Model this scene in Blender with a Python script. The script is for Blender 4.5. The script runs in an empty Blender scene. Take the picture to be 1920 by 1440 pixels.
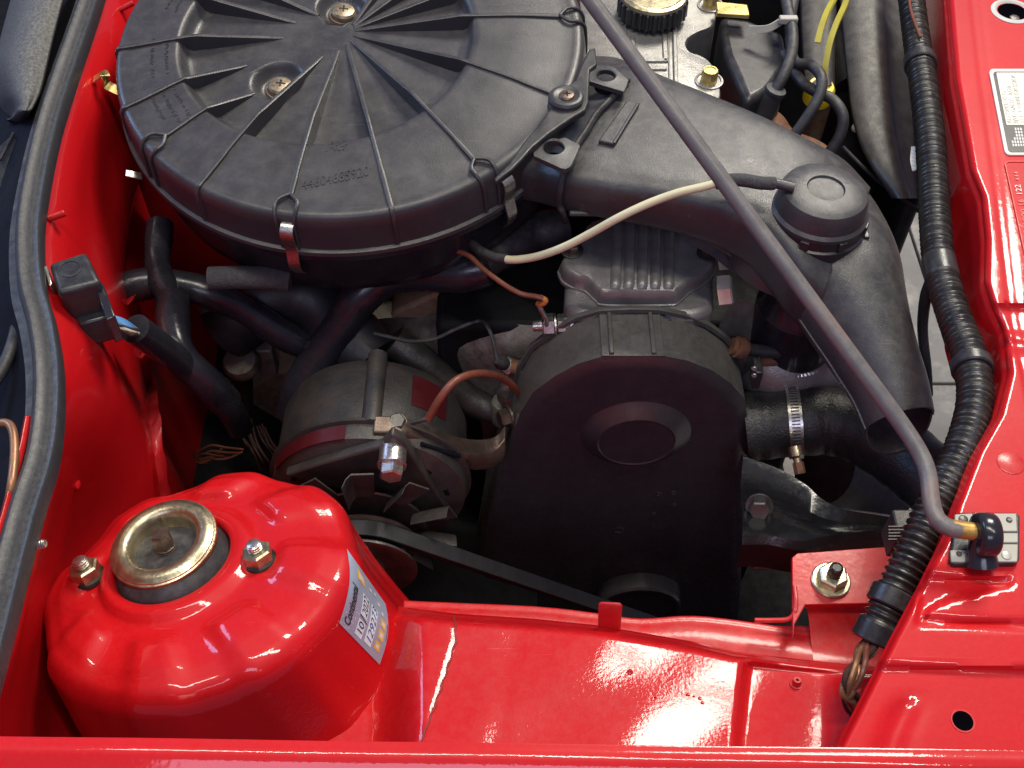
import bpy, bmesh, math, random
import numpy as np
from mathutils import Vector as V, Matrix
from mathutils.bvhtree import BVHTree
random.seed(7)
SC = bpy.context.scene
COL = SC.collection
CM = 0.01                       # geometry below is written in centimetres
# ------------------------------------------------------------------ camera
PITCH = math.radians(52.0); FPX = 2059.0; CAMZ = 41.0
_cp, _sp = math.cos(PITCH), math.sin(PITCH)
cam = bpy.data.cameras.new('camera'); cam_o = bpy.data.objects.new('camera', cam); COL.objects.link(cam_o)
cam.sensor_width = 36.0; cam.sensor_fit = 'HORIZONTAL'; cam.lens = 36.0 * FPX / 1920.0
cam.clip_start = 0.02; cam.clip_end = 60
cam_o.location = (0, 0, CAMZ * CM); cam_o.rotation_euler = (math.pi/2 - PITCH, 0, 0)
SC.camera = cam_o
# ------------------------------------------------------------------ light
w = bpy.data.worlds.new('World'); SC.world = w; w.use_nodes = True
bg = w.node_tree.nodes['Background']; bg.inputs[0].default_value = (0.40, 0.40, 0.68, 1); bg.inputs[1].default_value = 0.33
def area(name, loc, target, sx, sy, power, col):
    l = bpy.data.lights.new(name, 'AREA'); l.shape = 'RECTANGLE'; l.size = sx; l.size_y = sy
    l.energy = power; l.color = col
    o = bpy.data.objects.new(name, l); COL.objects.link(o); o.location = loc
    o.rotation_euler = (V(target) - V(loc)).to_track_quat('-Z', 'Y').to_euler()
    return o
area('garage_door_light', (0.90, 2.10, 2.05), (0.05, 0.4, -0.05), 0.80, 0.80, 74, (1.0, 0.93, 0.80))
area('ceiling_tube_and_fill', (-0.35, 0.45, 2.3), (0.0, 0.4, 0), 0.07, 1.3, 20, (1.0, 0.94, 0.80))
area('ceiling_tube_and_fill', (0.50, 0.0, 2.3), (0.0, 0.4, 0), 0.07, 1.3, 18, (1.0, 0.94, 0.80))
area('ceiling_tube_and_fill', (-0.2, -1.7, 2.1), (0.0, 0.4, -0.2), 1.6, 0.6, 17, (0.76, 0.76, 1.0))  # added fill lamp behind the camera, softens blacks on front faces
area('side_window', (-2.3, 1.6, 1.3), (0.0, 0.5, 0), 0.9, 0.9, 26, (0.35, 0.56, 1.0))
SC.view_settings.view_transform = 'Standard'; SC.view_settings.look = 'None'
SC.view_settings.gamma = 1; SC.view_settings.use_curve_mapping = False
SC.view_settings.exposure = 0.0
SC.render.engine = 'CYCLES'; SC.cycles.max_bounces = 8; SC.cycles.use_denoising = True
# ------------------------------------------------------------------ placing
def ray(px, py):
    a = (px - 960) / FPX; b = (720 - py) / FPX
    return V((a, _cp + _sp * b, -_sp + _cp * b))
EYE = V((0, 0, CAMZ))
def P(px, py, z):                    # the spot at height z seen at that place in the photograph
    d = ray(px, py); return EYE + d * ((z - CAMZ) / d.z)
def PY(px, py, y):                   # the same on the upright plane at distance y
    d = ray(px, py); return EYE + d * (y / d.y)
def PP(px, py, q, n):                # the same on any plane
    d = ray(px, py); return EYE + d * ((q - EYE).dot(n) / d.dot(n))
def scale_at(p):                     # photo pixels per cm there
    return FPX / ((p - EYE).dot(V((0, _cp, -_sp))))
# ------------------------------------------------------------------ materials
MATS = {}
def mat(name, col, rough=0.5, metal=0.0, coat=0.0, coat_rough=0.05, bump=0.0, bscale=900, var=0.15, vscale=60,
        rvar=0.12, dust=0.0, dust_col=(0.45, 0.42, 0.36), spec=0.5, dscale=120, col2=None, c2scale=40, c2lo=0.5, c2hi=0.65, bump2=0.0, b2scale=120, scratch=0.0):
    m = bpy.data.materials.new(name); m.use_nodes = True; nt = m.node_tree; N = nt.nodes; L = nt.links
    b = N['Principled BSDF']; tc = N.new('ShaderNodeTexCoord')
    def noise(sc, det=4, rg=0.6):
        n = N.new('ShaderNodeTexNoise'); n.inputs['Scale'].default_value = sc; n.inputs['Detail'].default_value = det
        n.inputs['Roughness'].default_value = rg; L.new(tc.outputs['Object'], n.inputs['Vector']); return n
    def ramp(src, lo, hi):
        r = N.new('ShaderNodeMapRange'); r.inputs[1].default_value = lo; r.inputs[2].default_value = hi
        L.new(src, r.inputs[0]); return r.outputs[0]
    def mix(fac, a, c, mode='MIX'):
        x = N.new('ShaderNodeMix'); x.data_type = 'RGBA'; x.blend_type = mode
        if isinstance(fac, float): x.inputs[0].default_value = fac
        else: L.new(fac, x.inputs[0])
        for i, q in ((6, a), (7, c)):
            if isinstance(q, tuple): x.inputs[i].default_value = (*q, 1)
            else: L.new(q, x.inputs[i])
        return x.outputs[2]
    n1 = noise(vscale); v = ramp(n1.outputs[0], 0.3, 0.7)
    lo = tuple(c * (1 - var) for c in col); hi = tuple(min(1, c * (1 + var)) for c in col)
    c = mix(v, lo, hi)
    if col2: c = mix(ramp(noise(c2scale, 6, 0.7).outputs[0], c2lo, c2hi), c, col2)
    rr = N.new('ShaderNodeMapRange'); rr.inputs[1].default_value = 0.25; rr.inputs[2].default_value = 0.75
    rr.inputs[3].default_value = max(0.02, rough - rvar); rr.inputs[4].default_value = min(1, rough + rvar)
    L.new(noise(vscale * 2.3, 6, 0.7).outputs[0], rr.inputs[0]); ro = rr.outputs[0]
    if dust > 0:
        g = N.new('ShaderNodeNewGeometry'); sx = N.new('ShaderNodeSeparateXYZ'); L.new(g.outputs['Normal'], sx.inputs[0])
        up = ramp(sx.outputs[2], 0.2, 0.95); dn = ramp(noise(dscale, 8, 0.75).outputs[0], 0.42, 0.72)
        mu = N.new('ShaderNodeMath'); mu.operation = 'MULTIPLY'; L.new(up, mu.inputs[0]); L.new(dn, mu.inputs[1])
        mu2 = N.new('ShaderNodeMath'); mu2.operation = 'MULTIPLY'; L.new(mu.outputs[0], mu2.inputs[0]); mu2.inputs[1].default_value = dust
        c = mix(mu2.outputs[0], c, dust_col)
    if scratch > 0:
        mp = N.new('ShaderNodeMapping'); mp.inputs['Scale'].default_value = (30, 900, 200); mp.inputs['Rotation'].default_value = (0.3, 0.2, 0.9)
        L.new(tc.outputs['Object'], mp.inputs[0]); sn = N.new('ShaderNodeTexNoise'); sn.inputs['Scale'].default_value = 1.0; sn.inputs['Detail'].default_value = 2
        L.new(mp.outputs[0], sn.inputs[0]); sm = ramp(sn.outputs[0], 0.70, 0.76)
        ms = N.new('ShaderNodeMath'); ms.operation = 'MULTIPLY'; L.new(sm, ms.inputs[0]); ms.inputs[1].default_value = scratch
        c = mix(ms.outputs[0], c, tuple(min(1, q * 1.8 + 0.12) for q in col))
    L.new(c, b.inputs['Base Color']); L.new(ro, b.inputs['Roughness'])
    b.inputs['Metallic'].default_value = metal; b.inputs['Specular IOR Level'].default_value = spec
    b.inputs['Coat Weight'].default_value = coat; b.inputs['Coat Roughness'].default_value = coat_rough
    prev = None
    for s, sc in ((bump2, b2scale), (bump, bscale)):
        if s > 0:
            bp = N.new('ShaderNodeBump'); bp.inputs['Strength'].default_value = min(1, s); bp.inputs['Distance'].default_value = 0.0006 * max(1, s)
            L.new(noise(sc, 3, 0.55).outputs[0], bp.inputs['Height'])
            if prev: L.new(prev, bp.inputs['Normal'])
            prev = bp.outputs[0]
    if prev:
        L.new(prev, b.inputs['Normal'])
        if coat: L.new(prev, b.inputs['Coat Normal'])
    MATS[name] = m; return m
RED = (0.54, 0.005, 0.009)
mat('red_paint', RED, 0.42, 0, 0.8, 0.04, bump=0.08, bscale=420, var=0.10, vscale=9, rvar=0.08, bump2=0.10, b2scale=28, spec=0.2, scratch=0.10, dust=0.02, dscale=420)
mat('red_paint_peel', RED, 0.45, 0, 0.8, 0.06, bump=0.12, bscale=520, var=0.06, vscale=12, rvar=0.08, dust=0.05, dscale=200, bump2=0.08, b2scale=30, spec=0.15, scratch=0.25)
mat('red_paint_dull', (0.52, 0.008, 0.012), 0.5, 0, 0.45, 0.18, bump=0.15, bscale=300, var=0.12, vscale=25, dust=0.12, spec=0.35, scratch=0.15)
mat('red_seam_sealer', (0.26, 0.02, 0.012), 0.6, bump=0.4, bscale=300)
mat('lid_plastic', (0.042, 0.041, 0.046), 0.36, 0, bump=0.22, bscale=1500, var=0.18, vscale=22, dust=0.12, dust_col=(0.30,0.28,0.24), dscale=90, scratch=0.25, rvar=0.1)
mat('duct_plastic', (0.045, 0.045, 0.050), 0.34, 0, bump=0.3, bscale=1900, var=0.2, vscale=40, dust=0.22, dust_col=(0.32,0.30,0.25), dscale=140, scratch=0.3)
mat('black_plastic', (0.024, 0.024, 0.028), 0.36, 0, bump=0.12, bscale=1200, var=0.25, dust=0.10, scratch=0.12)
mat('gloss_plastic', (0.020, 0.020, 0.026), 0.20, 0, bump=0.08, bscale=500, var=0.2, rvar=0.08)
mat('cover_plastic', (0.040, 0.037, 0.044), 0.27, 0, bump=0.10, bscale=1300, var=0.15, dust=0.07, dust_col=(0.34,0.32,0.26), dscale=300, scratch=0.15, rvar=0.07)
mat('rubber', (0.028, 0.028, 0.032), 0.55, 0, bump=0.25, bscale=900, var=0.25, dust=0.15)
mat('seal_rubber', (0.036, 0.038, 0.044), 0.44, 0, bump=0.2, bscale=1500, var=0.15, vscale=120, dust=0.2, dust_col=(0.36,0.35,0.31), dscale=500)
mat('hose_rubber', (0.026, 0.025, 0.025), 0.36, 0, bump=0.8, bscale=700, var=0.25, bump2=0.2, b2scale=260)
mat('shiny_rubber', (0.018, 0.018, 0.024), 0.26, 0, bump=0.2, bscale=260, var=0.25)
mat('conduit_plastic', (0.020, 0.019, 0.018), 0.32, 0, var=0.25, dust=0.10)
mat('cast_aluminium', (0.31, 0.305, 0.29), 0.45, 0.7, bump=0.5, bscale=900, var=0.16, vscale=140, col2=(0.34,0.31,0.26), c2scale=120, c2lo=0.56, c2hi=0.78)
mat('dirty_aluminium', (0.22, 0.20, 0.17), 0.58, 0.45, bump=0.6, bscale=500, var=0.3, vscale=70, col2=(0.12,0.09,0.06), c2scale=60, dust=0.12)
mat('alternator_cast', (0.072, 0.068, 0.067), 0.5, 0.5, bump=0.5, bscale=700, var=0.25, vscale=60, col2=(0.10,0.085,0.07), c2scale=50)
mat('zinc_steel', (0.62, 0.60, 0.55), 0.32, 0.95, bump=0.2, bscale=600, var=0.2, vscale=150, col2=(0.32,0.27,0.2), c2scale=160, c2lo=0.58, c2hi=0.8)
mat('yellow_zinc', (0.54, 0.475, 0.31), 0.35, 0.95, bump=0.25, bscale=500, var=0.25, vscale=90, col2=(0.36,0.30,0.20), c2scale=130, c2lo=0.5, c2hi=0.75)
mat('brassy_clip', (0.70, 0.55, 0.22), 0.32, 0.9, var=0.15)
mat('dark_steel', (0.10, 0.095, 0.09), 0.42, 0.7, bump=0.35, bscale=500, var=0.3, vscale=80)
mat('bolt_brown', (0.16, 0.12, 0.095), 0.40, 0.75, bump=0.3, bscale=600, var=0.3, vscale=120)
mat('painted_cover', (0.21, 0.205, 0.205), 0.34, 0.35, bump=0.25, bscale=700, var=0.2, dust=0.18, scratch=0.1)
mat('black_metal', (0.018, 0.017, 0.017), 0.38, 0.2, bump=0.3, bscale=400, var=0.3, dust=0.08)
mat('rusty_steel', (0.24, 0.11, 0.06), 0.75, 0.2, bump=0.7, bscale=500, var=0.4, vscale=90, col2=(0.12,0.08,0.06), c2scale=90)
mat('rusty_plate', (0.30, 0.20, 0.13), 0.6, 0.35, bump=0.4, bscale=500, var=0.3, vscale=60, col2=(0.20,0.11,0.07), c2scale=50)
mat('brown_wire', (0.19, 0.060, 0.035), 0.40, 0, var=0.25, vscale=90)
mat('belt_rubber', (0.014, 0.014, 0.018), 0.5, 0, bump=0.2, bscale=900, var=0.2)
mat('brown_wire_dark', (0.05, 0.024, 0.02), 0.6, 0, var=0.3, vscale=90, spec=0.2)
mat('dull_brass', (0.34, 0.27, 0.19), 0.42, 0.8, bump=0.3, bscale=500, var=0.3, vscale=150)
mat('orange_wire', (0.60, 0.22, 0.05), 0.40, 0, var=0.2)
mat('blue_wire', (0.10, 0.28, 0.60), 0.40, 0, var=0.2)
mat('white_tube', (0.66, 0.62, 0.40), 0.38, 0, var=0.12, vscale=40, dust=0.15)
mat('rod_paint', (0.13, 0.125, 0.125), 0.42, 0.0, bump=0.2, bscale=500, var=0.15, vscale=60, dust=0.15, col2=(0.18,0.12,0.10), c2scale=30, c2lo=0.55, c2hi=0.7)
mat('rod_brass', (0.45, 0.27, 0.07), 0.45, 0.5, var=0.3, vscale=200)
mat('copper_pipe', (0.34, 0.17, 0.09), 0.40, 0.5, var=0.25)
mat('yellow_plastic', (0.75, 0.62, 0.02), 0.38, 0, var=0.1)
mat('yellow_handle', (0.48, 0.42, 0.05), 0.42, 0, var=0.15)
mat('shroud_plastic', (0.034, 0.031, 0.029), 0.48, 0, bump=0.2, bscale=900, var=0.2, dust=0.14, dust_col=(0.28,0.25,0.2))
mat('dash_pad', (0.08, 0.08, 0.076), 0.62, 0, bump=1.0, bscale=1400, var=0.4, vscale=600, dust=0.45, dust_col=(0.40,0.39,0.34), dscale=500)
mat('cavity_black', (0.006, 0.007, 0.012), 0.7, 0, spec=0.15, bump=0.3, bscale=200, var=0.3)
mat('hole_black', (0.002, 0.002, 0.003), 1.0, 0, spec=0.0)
mat('pale_zinc', (0.72, 0.70, 0.58), 0.4, 0.35, var=0.1, vscale=200)
mat('gloss_black_metal', (0.012, 0.012, 0.013), 0.22, 0.0, coat=0.5, coat_rough=0.12, bump=0.3, bscale=200, var=0.3)
mat('deep_black', (0.007, 0.007, 0.008), 0.7, 0, spec=0.2, bump=0.5, bscale=300, var=0.4)  # near-black base, shade of the deep gaps put into the colour
mat('concrete', (0.22, 0.213, 0.20), 0.8, 0, bump=0.3, bscale=60, var=0.15, vscale=8, col2=(0.36,0.34,0.30), c2scale=14)
mat('sticker_silver', (0.40, 0.48, 0.62), 0.34, 0.35, var=0.06)
mat('label_white', (0.64, 0.64, 0.60), 0.45, 0, var=0.05)
mat('label_blue_white', (0.66, 0.72, 0.80), 0.45, 0, var=0.05)
mat('label_orange', (0.72, 0.42, 0.08), 0.45, 0, var=0.08)
mat('ink_black', (0.012, 0.012, 0.014), 0.5, 0, var=0.1)
mat('ink_blue', (0.03, 0.05, 0.20), 0.5, 0, var=0.2)
mat('plate_black', (0.03, 0.032, 0.03), 0.35, 0, var=0.2)
mat('plate_silver', (0.48, 0.48, 0.44), 0.40, 0.25, var=0.06)
mat('stamp_grey', (0.40, 0.39, 0.34), 0.5, 0, var=0.1)
mat('red_mark', (0.70, 0.10, 0.08), 0.4, 0, var=0.1)
mat('worn_lit_cover_plastic', (0.085, 0.083, 0.080), 0.30, 0, bump=0.2, bscale=900, var=0.2, vscale=50, dust=0.18, dust_col=(0.3,0.28,0.22), dscale=250, scratch=0.4)  # dust and scratches, base also lightened to paint in light on the top
mat('red_sticker_and_reflection', (0.07, 0.006, 0.009), 0.4, 0, var=0.1)  # sticker red, shared with the painted reflection on the alternator
mat('foam_grey', (0.055, 0.055, 0.06), 0.9, 0, bump=1.0, bscale=900, var=0.3, vscale=400)
# ------------------------------------------------------------------ mesh helpers
class G:
    def __init__(s): s.v = []; s.f = []
    def add(s, v, f):
        o = len(s.v); s.v += [V(q) for q in v]; s.f += [tuple(i + o for i in q) for q in f]; return s
def frame(axis, up=(0, 0, 1)):
    a = V(axis).normalized(); u = V(up)
    if abs(a.dot(u.normalized())) > 0.98: u = V((0, 1, 0)) if abs(a.y) < 0.9 else V((1, 0, 0))
    x = u.cross(a).normalized(); y = a.cross(x); return x, y, a
def lathe(g, o, axis, prof, n=40, up=(0, 0, 1), fr=None, cap0=True, cap1=True, mod=None):
    x, y, a = fr or frame(axis, up); o = V(o); vs = []; fs = []
    for (r, h) in prof:
        for k in range(n):
            t = 2 * math.pi * k / n; rr = r * (mod(t, r, h) if mod else 1)
            vs.append(o + a * h + (x * math.cos(t) + y * math.sin(t)) * rr)
    for i in range(len(prof) - 1):
        for k in range(n):
            q = (k + 1) % n; fs.append((i*n+k, i*n+q, (i+1)*n+q, (i+1)*n+k))
    if cap0 and prof[0][0] > 1e-6: fs.append(tuple(range(n - 1, -1, -1)))
    if cap1 and prof[-1][0] > 1e-6: fs.append(tuple(range((len(prof)-1)*n, len(prof)*n)))
    return g.add(vs, fs)
def crom(pts, per=8):
    pts = [V(p) for p in pts]
    if len(pts) < 3: return pts
    e = [pts[0]*2 - pts[1]] + pts + [pts[-1]*2 - pts[-2]]; out = []
    for i in range(1, len(e) - 2):
        p0, p1, p2, p3 = e[i-1:i+3]
        for k in range(per):
            t = k / per
            out.append(0.5*((2*p1)+(p2-p0)*t+(2*p0-5*p1+4*p2-p3)*t*t+(3*p1-p0-3*p2+p3)*t**3))
    out.append(pts[-1]); return out
def resample(pts, step):
    d = [0.0]
    for a, b in zip(pts, pts[1:]): d.append(d[-1] + (b - a).length)
    n = max(2, int(d[-1] / step) + 1); out = []; j = 0
    for i in range(n):
        s = d[-1] * i / (n - 1)
        while j < len(d) - 2 and d[j+1] < s: j += 1
        q = (s - d[j]) / max(1e-9, d[j+1] - d[j]); out.append(pts[j].lerp(pts[j+1], q))
    return out, d[-1]
def tube(g, pts, r, n=14, caps=True, squash=None):
    pts = [V(p) for p in pts]; m = len(pts); vs = []; fs = []; x = None
    for i, p in enumerate(pts):
        t = (pts[min(i+1, m-1)] - pts[max(i-1, 0)]).normalized()
        if x is None: x, y, _ = frame(t)
        else:
            x = (x - t * x.dot(t)).normalized(); y = t.cross(x)
        ri = r(i / (m - 1)) if callable(r) else (r[i] if isinstance(r, (list, tuple)) else r)
        for k in range(n):
            a = 2*math.pi*k/n; vs.append(p + (x*math.cos(a) + y*math.sin(a)) * ri)
    for i in range(m - 1):
        for k in range(n):
            q = (k+1) % n; fs.append((i*n+k, i*n+q, (i+1)*n+q, (i+1)*n+k))
    if caps: fs.append(tuple(range(n-1, -1, -1))); fs.append(tuple(range((m-1)*n, m*n)))
    return g.add(vs, fs)
def loft(g, rings, caps=True, closed=True):
    n = len(rings[0]); vs = [p for r in rings for p in r]; fs = []
    for i in range(len(rings) - 1):
        for k in range(n if closed else n - 1):
            q = (k+1) % n; fs.append((i*n+k, i*n+q, (i+1)*n+q, (i+1)*n+k))
    if caps: fs.append(tuple(range(n-1, -1, -1))); fs.append(tuple(range((len(rings)-1)*n, len(rings)*n)))
    return g.add(vs, fs)
def prism(g, poly, ext):
    poly = [V(p) for p in poly]; n = len(poly); ext = V(ext); vs = poly + [p + ext for p in poly]
    fs = [tuple(range(n)), tuple(range(2*n-1, n-1, -1))] + [(k, k+n, (k+1) % n + n, (k+1) % n) for k in range(n)]
    return g.add(vs, fs)
def box(g, c, s, fr=None):
    x, y, z = fr or (V((1,0,0)), V((0,1,0)), V((0,0,1))); c = V(c); vs = []
    for k in (-1, 1):
        for j in (-1, 1):
            for i in (-1, 1): vs.append(c + x*(i*s[0]/2) + y*(j*s[1]/2) + z*(k*s[2]/2))
    return g.add(vs, [(0,2,3,1), (4,5,7,6), (0,1,5,4), (2,6,7,3), (0,4,6,2), (1,3,7,5)])
def sheet(g, rows, per=4):
    """smooth sheet through a grid of points"""
    rr = [crom(r, per) for r in rows]; cols = list(zip(*rr)); cc = [crom(list(c), per) for c in cols]
    m = len(cc); n = len(cc[0]); vs = [p for c in cc for p in c]; fs = []
    for i in range(m - 1):
        for j in range(n - 1): fs.append((i*n+j, (i+1)*n+j, (i+1)*n+j+1, i*n+j+1))
    return g.add(vs, fs)
def hexa(g, o, axis, af, h, rot=0.0, washer=0):
    x, y, a = frame(axis); R = af / math.sqrt(3); c = 0.12 * h; o = V(o)
    def ring(r, z): return [o + a*z + (x*math.cos(rot+k*math.pi/3) + y*math.sin(rot+k*math.pi/3))*r for k in range(6)]
    loft(g, [ring(R, 0), ring(R, h - c), ring(R * 0.86, h)])
    if washer: lathe(g, o - a*0.12, a, [(washer, -0.02), (washer, 0.10), (washer*0.97, 0.13)], 28)
    return g
def thread(g, o, axis, r, L, pitch=0.11, n=14):
    k = max(2, int(L / pitch)); pr = []
    for i in range(k):
        pr += [(r, i*pitch), (r, i*pitch + pitch*0.35), (r*0.86, i*pitch + pitch*0.55), (r*0.86, i*pitch+pitch*0.9)]
    pr.append((r*0.8, k*pitch)); return lathe(g, o, axis, pr, n)
def obj(name, g, m, parent=None, smooth=True, ang=35, bevel=0, seg=2, solid=0, sub=0):
    me = bpy.data.meshes.new(name); vs = g.v
    lo = [min(v[i] for v in vs) for i in range(3)]; hi = [max(v[i] for v in vs) for i in range(3)]
    c = V([(a+b)/2 for a, b in zip(lo, hi)])
    me.from_pydata([tuple((v - c) * CM) for v in vs], [], g.f); me.validate(); me.update()
    bm = bmesh.new(); bm.from_mesh(me); bmesh.ops.remove_doubles(bm, verts=bm.verts, dist=1e-6)
    if not solid: bmesh.ops.recalc_face_normals(bm, faces=bm.faces)
    bm.to_mesh(me); bm.free()
    if smooth:
        for p in me.polygons: p.use_smooth = True
        if not sub: me.set_sharp_from_angle(angle=math.radians(ang))
    me.materials.append(MATS[m])
    o = bpy.data.objects.new(name, me); COL.objects.link(o); o.location = c * CM
    if parent is not None:
        o.parent = parent; q = V((0, 0, 0)); r = parent
        while r is not None: q += r.location; r = r.parent
        o.location = c * CM - q
    if solid:
        md = o.modifiers.new('t', 'SOLIDIFY'); md.thickness = solid * CM; md.offset = -1
    if sub:
        md = o.modifiers.new('s', 'SUBSURF'); md.levels = sub; md.render_levels = sub
    if bevel:
        md = o.modifiers.new('b', 'BEVEL'); md.width = bevel * CM; md.segments = seg; md.limit_method = 'ANGLE'
        md.angle_limit = math.radians(32); md.harden_normals = False
    return o
def tag(o, label, cat, group=None):
    o['label'] = label; o['category'] = cat
    if group: o['group'] = group
    return o
def thing(name, loc, label, cat, group=None):
    o = bpy.data.objects.new(name, None); COL.objects.link(o); o.location = V(loc) * CM; o.empty_display_size = 0.01
    return tag(o, label, cat, group)
def structure(o): o['kind'] = 'structure'; return o
def bvh(g): return BVHTree.FromPolygons([tuple(v) for v in g.v], g.f)
def drape(px, py, b, lift=0.03):
    d = ray(px, py).normalized(); h, n, i, q = b.ray_cast(EYE, d)
    if h is None: return None
    if n.dot(d) > 0: n = -n
    return h + n * lift
def text(name, s, fn, m, parent, depth=0.0, size=1.0, n=None, bold=0.0, shear=0.0, sub=0):
    cu = bpy.data.curves.new(name, 'FONT'); cu.body = s; cu.size = size; cu.offset = bold; cu.shear = shear; cu.resolution_u = 3
    if depth: cu.extrude = depth
    t = bpy.data.objects.new(name, cu); me = bpy.data.meshes.new_from_object(t)
    g = G(); fl = [tuple(p.vertices) for p in me.polygons]
    g.add([fn(v.co.x, v.co.y, v.co.z) for v in me.vertices], fl)
    w = max(v.co.x for v in me.vertices)
    bpy.data.objects.remove(t); bpy.data.curves.remove(cu); bpy.data.meshes.remove(me)
    return obj(name, g, m, parent, smooth=False)
def text_width(s, size=1.0):
    cu = bpy.data.curves.new('w', 'FONT'); cu.body = s; cu.size = size; t = bpy.data.objects.new('w', cu)
    me = bpy.data.meshes.new_from_object(t); xs = [v.co.x for v in me.vertices]; ys = [v.co.y for v in me.vertices]
    bpy.data.objects.remove(t); bpy.data.curves.remove(cu); bpy.data.meshes.remove(me); return max(xs), max(ys)
def px_path(pts, per=8): return crom([P(*p) for p in pts], per)
def smooth01(t): t = max(0, min(1, t)); return t*t*(3-2*t)
# ================================================================== garage floor
def floor_tiles():
    g = G(); box(g, (20, 60, -66.0), (420, 420, 1.0)); fl = structure(obj('garage_floor', g, 'deep_black'))
    me = None
    for i in range(-2, 5):
        for j in range(-1, 6):
            cx, cy = 9 + i*30.4, 37 + j*30.4
            if me is None:
                g = G(); box(g, (cx, cy, -65.1), (30, 30, 0.9)); t = obj('floor_tile', g, 'concrete', fl, bevel=0.15); me = t; base = V((cx, cy))
            else:
                t2 = me.copy(); COL.objects.link(t2); t2.parent = fl
                t2.location = me.location + V(((cx-base.x)*CM, (cy-base.y)*CM, 0))
floor_tiles()
# ================================================================== red bodywork
BODY = thing('car_body', (0, 30, -30), 'glossy red painted engine bay bodywork around the engine', 'car body')
# --- wing edge along the bottom of the picture
prof = [(15.35, -2.2), (15.35, 0.25), (15.15, 0.52), (14.75, 0.55), (14.35, 0.36), (14.05, 0.22), (13.8, 0.28), (13.6, 0.55), (13.3, 0.78), (12.6, 1.0), (10.5, 1.4), (7.0, 1.9), (2.0, 2.2), (-6.0, 1.6)]
g = G(); rows = []
for i in range(25):
    x = -42 + i*84/24
    rows.append([V((x, y - 0.66 - 0.014*x, z + 0.03*math.sin(i*1.7))) for y, z in prof])
sheet(g, rows, 3); obj('wing_edge', g, 'red_paint', BODY, ang=60)
# --- sloping shelf of the inner wing (height field)
def far_y(x):
    pts = [(560, 1118), (740, 1136), (850, 1150), (1000, 1160), (1120, 1172), (1300, 1203), (1380, 1222), (1500, 1236), (1660, 1252), (1760, 1262)]
    for (a, b), (c, d) in zip(pts, pts[1:]):
        if x <= c: return b + (d-b)*(x-a)/(c-a)
    return pts[-1][1]
def lin(y, pts):
    for (a, b), (c, d) in zip(pts, pts[1:]):
        if y <= c: return b + (d-b)*(y-a)/(c-a)
    return pts[-1][1]
def shelf_z(x, y):
    s = (y - far_y(x)) / (1425 - far_y(x)); z = -7.4 + 1.35*s
    z -= 1.6*smooth01((0.10 - s)/0.10)**2                         # rolled far edge
    sx = lin(y, [(1140, 846), (1200, 850), (1260, 832), (1330, 808), (1395, 783), (1450, 765)])   # overlapping panel seam
    z += 0.05*smooth01((sx - x)/8 + 0.5)
    rx = lin(y, [(1140, 935), (1250, 915), (1400, 885), (1450, 875)])
    z += 0.014*math.exp(-((x - rx)/24)**2) * smooth01((y-1150)/60) - 0.018*math.exp(-((x - rx - 45)/20)**2) * smooth01((y-1150)/60)
    px0 = lin(y, [(1200, 1392), (1260, 1383), (1400, 1368), (1450, 1362)])                        # pressed pocket at the right
    z -= 0.85*smooth01((x - px0)/26)*smooth01((y - far_y(x) - 4)/22)
    z += 0.42*smooth01((x - 1395)/170)*smooth01((y - far_y(x) - 4)/22)
    z += 0.9*smooth01((x - 1540)/70)*smooth01((y-1245)/60)
    z += 0.06*math.sin(x*0.021 + y*0.013)*math.sin(y*0.017)
    z -= 3.2*smooth01((800 - x)/110)
    return z
g = G(); nx, ny = 230, 66; vs = []; fs = []
for i in range(nx):
    x = 560 + 1180*i/(nx-1)
    for j in range(ny):
        y = far_y(x) + (1440 - far_y(x))*j/(ny-1); vs.append(P(x, y, shelf_z(x, y)))
    # skirt dropping behind the far edge
for i in range(nx-1):
    for j in range(ny-1): fs.append((i*ny+j, (i+1)*ny+j, (i+1)*ny+j+1, i*ny+j+1))
n0 = len(vs)
for i in range(nx): vs.append(vs[i*ny] + V((0, 0.4, -5)))
for i in range(nx-1): fs.append((i*ny, n0+i, n0+i+1, (i+1)*ny))
g.add(vs, fs); SHELF = bvh(g)
shelf = obj('inner_wing', g, 'red_paint_peel', BODY, ang=70)
g = G(); pts = []
for y in range(1148, 1400, 8):
    q = drape(lin(y, [(1140, 846), (1200, 850), (1260, 832), (1330, 808), (1395, 783), (1450, 765)]) + 5 + 1.5*math.sin(y*0.21), y, SHELF, 0.02)
    if q: pts.append(q)
tube(g, pts, lambda t: 0.05 + 0.015*math.sin(t*37), 8); obj('seam_sealer', g, 'red_seam_sealer', shelf)
for (x, y, r, h) in ((1493, 1284, 0.22, 0.35), (1181, 1260, 0.10, 0.14)):
    q = drape(x, y, SHELF, 0); g = G(); lathe(g, q, (0, 0.3, 1), [(r*1.5, -0.05), (r*1.35, 0.05), (r, 0.07), (r*0.8, h), (r*0.35, h), (r*0.3, h*0.5), (0, h*0.5)], 18)
    obj('stud', g, 'red_paint_dull', shelf)
g = G()
for x, y, r in ((1290, 1303, .10), (1301, 1306, .06), (1312, 1310, .09), (1317, 1318, .09), (1228, 1308, .05)):
    q = drape(x, y, SHELF, 0); lathe(g, q - V((0,0,.05)), (0, .3, 1), [(r, 0), (r, .06), (r*.7, .11), (0, .12)], 12)
obj('paint_drip', g, 'red_paint', shelf)
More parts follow.
